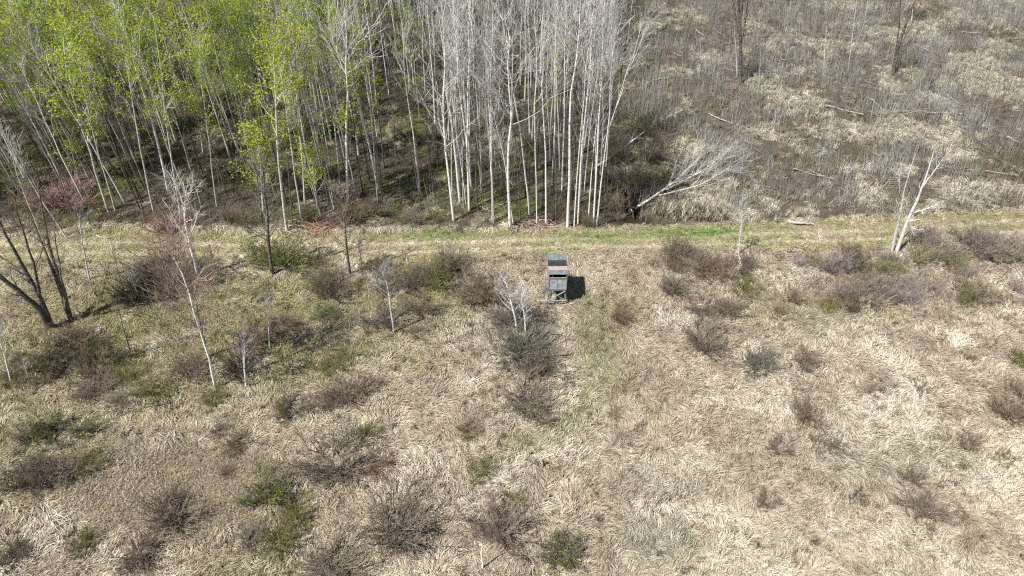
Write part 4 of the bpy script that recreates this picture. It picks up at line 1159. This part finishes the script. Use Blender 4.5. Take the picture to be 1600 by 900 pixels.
# ------------------------------------------------------------------ small mounds and stakes
def mound(px, py, w, h, col, label, seed):
    gg = np.random.default_rng(seed); x, y = (float(q) for q in ground_at(px, py)); R_ = w * float(m_per_px(py)) / 2
    nr, na = 7, 18; vs = []
    for i in range(nr):
        rr_ = R_ * (1 - i / (nr - 1)) ** .8 if i else R_ * 1.1
        for j in range(na):
            a_ = j / na * 2 * math.pi; w_ = 1 + .18 * math.sin(3 * a_ + seed) + gg.normal(0, .05)
            vs.append((math.cos(a_) * rr_ * w_, math.sin(a_) * rr_ * w_, h * math.sin(i / (nr - 1) * math.pi / 2) - .06 + gg.normal(0, .015)))
    fs = [[i * na + j, i * na + (j + 1) % na, (i + 1) * na + (j + 1) % na, (i + 1) * na + j] for i in range(nr - 1) for j in range(na)]
    mb = MB(); mb.add(vs, fs)
    m_, nt_, b_ = new_mat('mound_' + str(seed), .95)
    nz = N(nt_, 'ShaderNodeTexNoise'); nz.inputs['Scale'].default_value = 7; nz.inputs['Detail'].default_value = 5
    rp = ramp(nt_, [(.35, tuple(np.array(col) * .5)), (.65, tuple(np.array(col) * 1.2))]); nt_.links.new(nz.outputs[0], rp.inputs[0]); nt_.links.new(rp.outputs[0], b_.inputs['Base Color'])
    ob = bpy.data.objects.new('mound', mb.mesh('mound', [m_], True)); COL.objects.link(ob); ob.location = (x, y, gz(x, y))
    ob['label'] = label; ob['category'] = 'mound'
mound(733, 500, 19, .35, (.16, .15, .05), 'small mossy olive mound in pale grass left of the birches', 3)
mound(1337, 716, 17, .28, (.36, .28, .19), 'small bare earth mound in the lower right meadow', 4)

def stake(px, py, h, lean, label, seed):
    gg = np.random.default_rng(seed); x, y = (float(q) for q in ground_at(px, py))
    o = empty('stake', (x, y, gz(x, y)), label, 'stake')
    mb = MB(); P = np.array([[0, 0, -.2], [.02, .01, h * .4], [lean * .6, .0, h * .8], [lean, 0, h]])[None]
    mb.tubes(P, np.array([[.07, .065, .055, .045]]), 6, .3)
    part('post', mb.mesh('stake_post', [M['dark_bark']], True), o, (.45, .42, .4))
    mb = MB(); P = np.array([[.02, 0, h * .45], [.22, .05, h * .55], [.38, .06, h * .5]])[None]
    mb.tubes(P, np.array([[.04, .03, .015]]), 5, .3)
    part('snag', mb.mesh('stake_snag', [M['dark_bark']], True), o, (.45, .42, .4))
stake(849, 731, .95, -.05, 'dark short stake just below the bend of the track', 1)
stake(829, 712, .45, .12, 'dark low stake stub left of the taller stake', 2)
stake(858, 780, .55, .05, 'dark stub in the grass below the two stakes', 3)
def stub(px, py, ty, label, seed):
    x, y = (float(q) for q in ground_at(px, py)); tx, tz = at_depth(px - 1, ty, y); z = gz(x, y)
    o = empty('birch_stub', (x, y, z), label, 'stub')
    mb = MB(); h = tz - z
    P = np.array([[0, 0, -.2], [.03, 0, h * .35], [-.02, .02, h * .7], [tx - x, 0, h]])[None]
    mb.tubes(P, np.array([[.06, .055, .05, .03]]), 6, .5)
    part('trunk', mb.mesh('birch_stub_trunk', [M['birch_bark']], True), o, (1.15, 1.15, 1.15))
stub(754, 890, 855, 'short white birch stub before the purplish shrub at the bottom', 1)
stub(637, 415, 401, 'tiny white stub on the trail edge, middle left', 2)

# ------------------------------------------------------------------ hunting blind on legs
def panel_mat(name, a_, b_, scale=3.0, rough=.6, stretch=(1, 1, 1)):
    m_, nt_, bs = new_mat(name, rough)
    tc_ = N(nt_, 'ShaderNodeTexCoord'); mp = N(nt_, 'ShaderNodeMapping'); mp.inputs['Scale'].default_value = stretch
    nt_.links.new(tc_.outputs['Object'], mp.inputs[0])
    nz = N(nt_, 'ShaderNodeTexNoise'); nz.inputs['Scale'].default_value = scale; nz.inputs['Detail'].default_value = 6
    nt_.links.new(mp.outputs[0], nz.inputs[0])
    rp = ramp(nt_, [(.36, a_), (.64, b_)]); nt_.links.new(nz.outputs[0], rp.inputs[0]); nt_.links.new(rp.outputs[0], bs.inputs['Base Color'])
    return m_
M['roof_sheet'] = panel_mat('roof_sheet', (.09, .115, .12), (.20, .225, .225), 5)
M['tar_paper'] = panel_mat('tar_paper', (.018, .02, .025), (.045, .047, .055), 5, .85)
M['bare_wood'] = panel_mat('bare_wood', (.25, .20, .18), (.40, .325, .29), 4, .85, (1, 6, 6))
M['painted_panel'] = panel_mat('painted_panel', (.25, .30, .33), (.46, .51, .54), 3.2, .6)
M['lumber'] = panel_mat('lumber', (.20, .19, .18), (.33, .31, .29), 3, .85, (1, 1, 5))
M['inside_shade'] = panel_mat('inside_shade', (.012, .012, .012), (.025, .024, .022), 3, .9)
bx, by = (float(q) for q in ground_at(869, 478)); bz = gz(bx, by)
BL = empty('hunting_blind', (bx, by, bz), 'grey box hunting blind on braced wooden legs with a patched roof', 'hunting blind', None, Quaternion((0, 0, 1), math.radians(1.0)))
def bp_(name, fn, mat, par=BL, label=None):
    mb = MB(); fn(mb); o = part(name, mb.mesh('blind_' + name, [M[mat]]), par)
    if label: o['label'] = label
    return o
W, D, Z0, HW, GAP = .73, 1.95, 1.85, 1.30, .44     # half width, depth, deck height, front wall height, window slit
zt = Z0 + HW + GAP
bp_('deck', lambda m: m.box((0, D / 2, Z0 - .06), (W + .04, D / 2 + .03, .05)), 'lumber')
for sx, sy in ((-1, 0), (1, 0), (-1, 1), (1, 1)):
    bp_('leg', lambda m: m.bar((sx * (W + .16), sy * D + (.16 if sy else -.16), -.25), (sx * (W - .06), sy * (D - .12) + .06, Z0 - .11), .11, .11), 'lumber')
bp_('front_panel', lambda m: m.box((-W / 2 - .006, 0, Z0 + HW / 2), (W / 2 - .006, .02, HW / 2)), 'painted_panel', label='weathered blue grey front sheet')
bp_('front_panel', lambda m: m.box((W / 2 + .006, .004, Z0 + HW / 2 + .01), (W / 2 - .006, .02, HW / 2)), 'painted_panel', label='weathered blue grey front sheet')
bp_('skirt_board', lambda m: m.box((0, -.035, Z0 + .05), (W - .03, .012, .06)), 'lumber')
bp_('inner_shade_sheet', lambda m: m.box((0, .55, Z0 + (HW + GAP) / 2), (W - .045, .01, (HW + GAP) / 2 - .01)), 'inside_shade')  # added near-black sheet, paints the unlit interior behind the window slit
bp_('side_panel', lambda m: m.box((-W + .02, D / 2, Z0 + (HW + GAP) / 2), (.02, D / 2 - .022, (HW + GAP) / 2)), 'bare_wood')
bp_('side_panel', lambda m: m.box((W - .02, D / 2, Z0 + (HW + GAP) / 2), (.02, D / 2 - .022, (HW + GAP) / 2)), 'bare_wood')
bp_('back_panel', lambda m: m.box((0, D - .0, Z0 + (HW + GAP) / 2), (W, .02, (HW + GAP) / 2)), 'painted_panel')
for sx in (-1, 1): bp_('corner_post', lambda m: m.box((sx * (W + .012), -.03, Z0 + (HW + GAP) / 2), (.035, .035, (HW + GAP) / 2)), 'bare_wood')
bp_('window_post', lambda m: m.box((-.42, 0, zt - GAP / 2), (.03, .03, GAP / 2 - .003)), 'bare_wood')
bp_('window_sill', lambda m: m.box((0, -.035, Z0 + HW + .012), (W - .03, .05, .012)), 'bare_wood')
# roof of four strips, sloping a little towards the front
def strip(y0, y1, mat, lift, name, lab, dx=0.0):
    sl = .10
    def fn(m):
        z0_, z1_ = zt + .05 + sl * y0 + lift, zt + .05 + sl * y1 + lift
        x_ = W + .05
        v = [(-x_ + dx, y0, z0_), (x_ + dx, y0, z0_), (x_ + dx, y1, z1_), (-x_ + dx, y1, z1_)]
        v += [(p[0], p[1], p[2] + .025) for p in v]
        m.add(v, [[0, 3, 2, 1], [4, 5, 6, 7], [0, 1, 5, 4], [1, 2, 6, 5], [2, 3, 7, 6], [3, 0, 4, 7]])
    bp_(name, fn, mat, label=lab)
strip(-.16, .34, 'roof_sheet', 0, 'roof_sheet', 'grey front roof sheet')
strip(.31, .78, 'bare_wood', .028, 'roof_board', 'bare pinkish wooden roof strip', .012)
strip(.75, 1.42, 'tar_paper', .056, 'roof_felt', 'black tar paper roof strip')
strip(1.39, 2.12, 'roof_sheet', .084, 'roof_sheet', 'grey green rear roof sheet', -.015)
# bracing
for yy in (-.07, D + .07):
    bp_('cross_brace', lambda m: m.bar((-W - .06, yy, .62), (W - .05, yy, Z0 - .14), .10, .04), 'lumber')
    bp_('cross_brace', lambda m: m.bar((W + .06, yy + .043, .62), (-W + .05, yy + .043, Z0 - .14), .10, .04), 'lumber')
    bp_('rail', lambda m: m.bar((-W - .14, yy - .045, .66), (W + .14, yy - .045, .66), .10, .045), 'lumber')
for sx in (-1, 1):
    bp_('rail', lambda m: m.bar((sx * (W + .15), -.1, .55), (sx * (W + .15), D + .1, .55), .045, .10), 'lumber')
    bp_('side_brace', lambda m: m.bar((sx * (W + .11), .0, .5), (sx * (W + .02), D - .1, Z0 - .2), .045, .09), 'lumber')
LD = [(-W - .75, .75, 0), (-W - .08, .75, 2.0), (-W - .75, 1.2, 0), (-W - .08, 1.2, 2.0)]
LAD = bp_('ladder', lambda m: (m.bar(LD[0], LD[1], .05, .09), m.bar(LD[2], LD[3], .05, .09)), 'lumber')
for t_ in (.18, .36, .54, .72, .9):
    bp_('rung', lambda m: m.bar((LD[0][0] + t_ * .67, .77, t_ * 2.0), (LD[0][0] + t_ * .67, 1.18, t_ * 2.0), .05, .04), 'lumber', LAD)
bp_('outrigger', lambda m: m.bar((-W - .75, -.2, .75), (-.2, -.16, .45), .09, .06), 'lumber')
bp_('outrigger_cap', lambda m: m.bar((-W - .92, -.203, .835), (-W - .74, -.2, .745), .12, .10), 'dead_bark', label='pale end of the side beam')
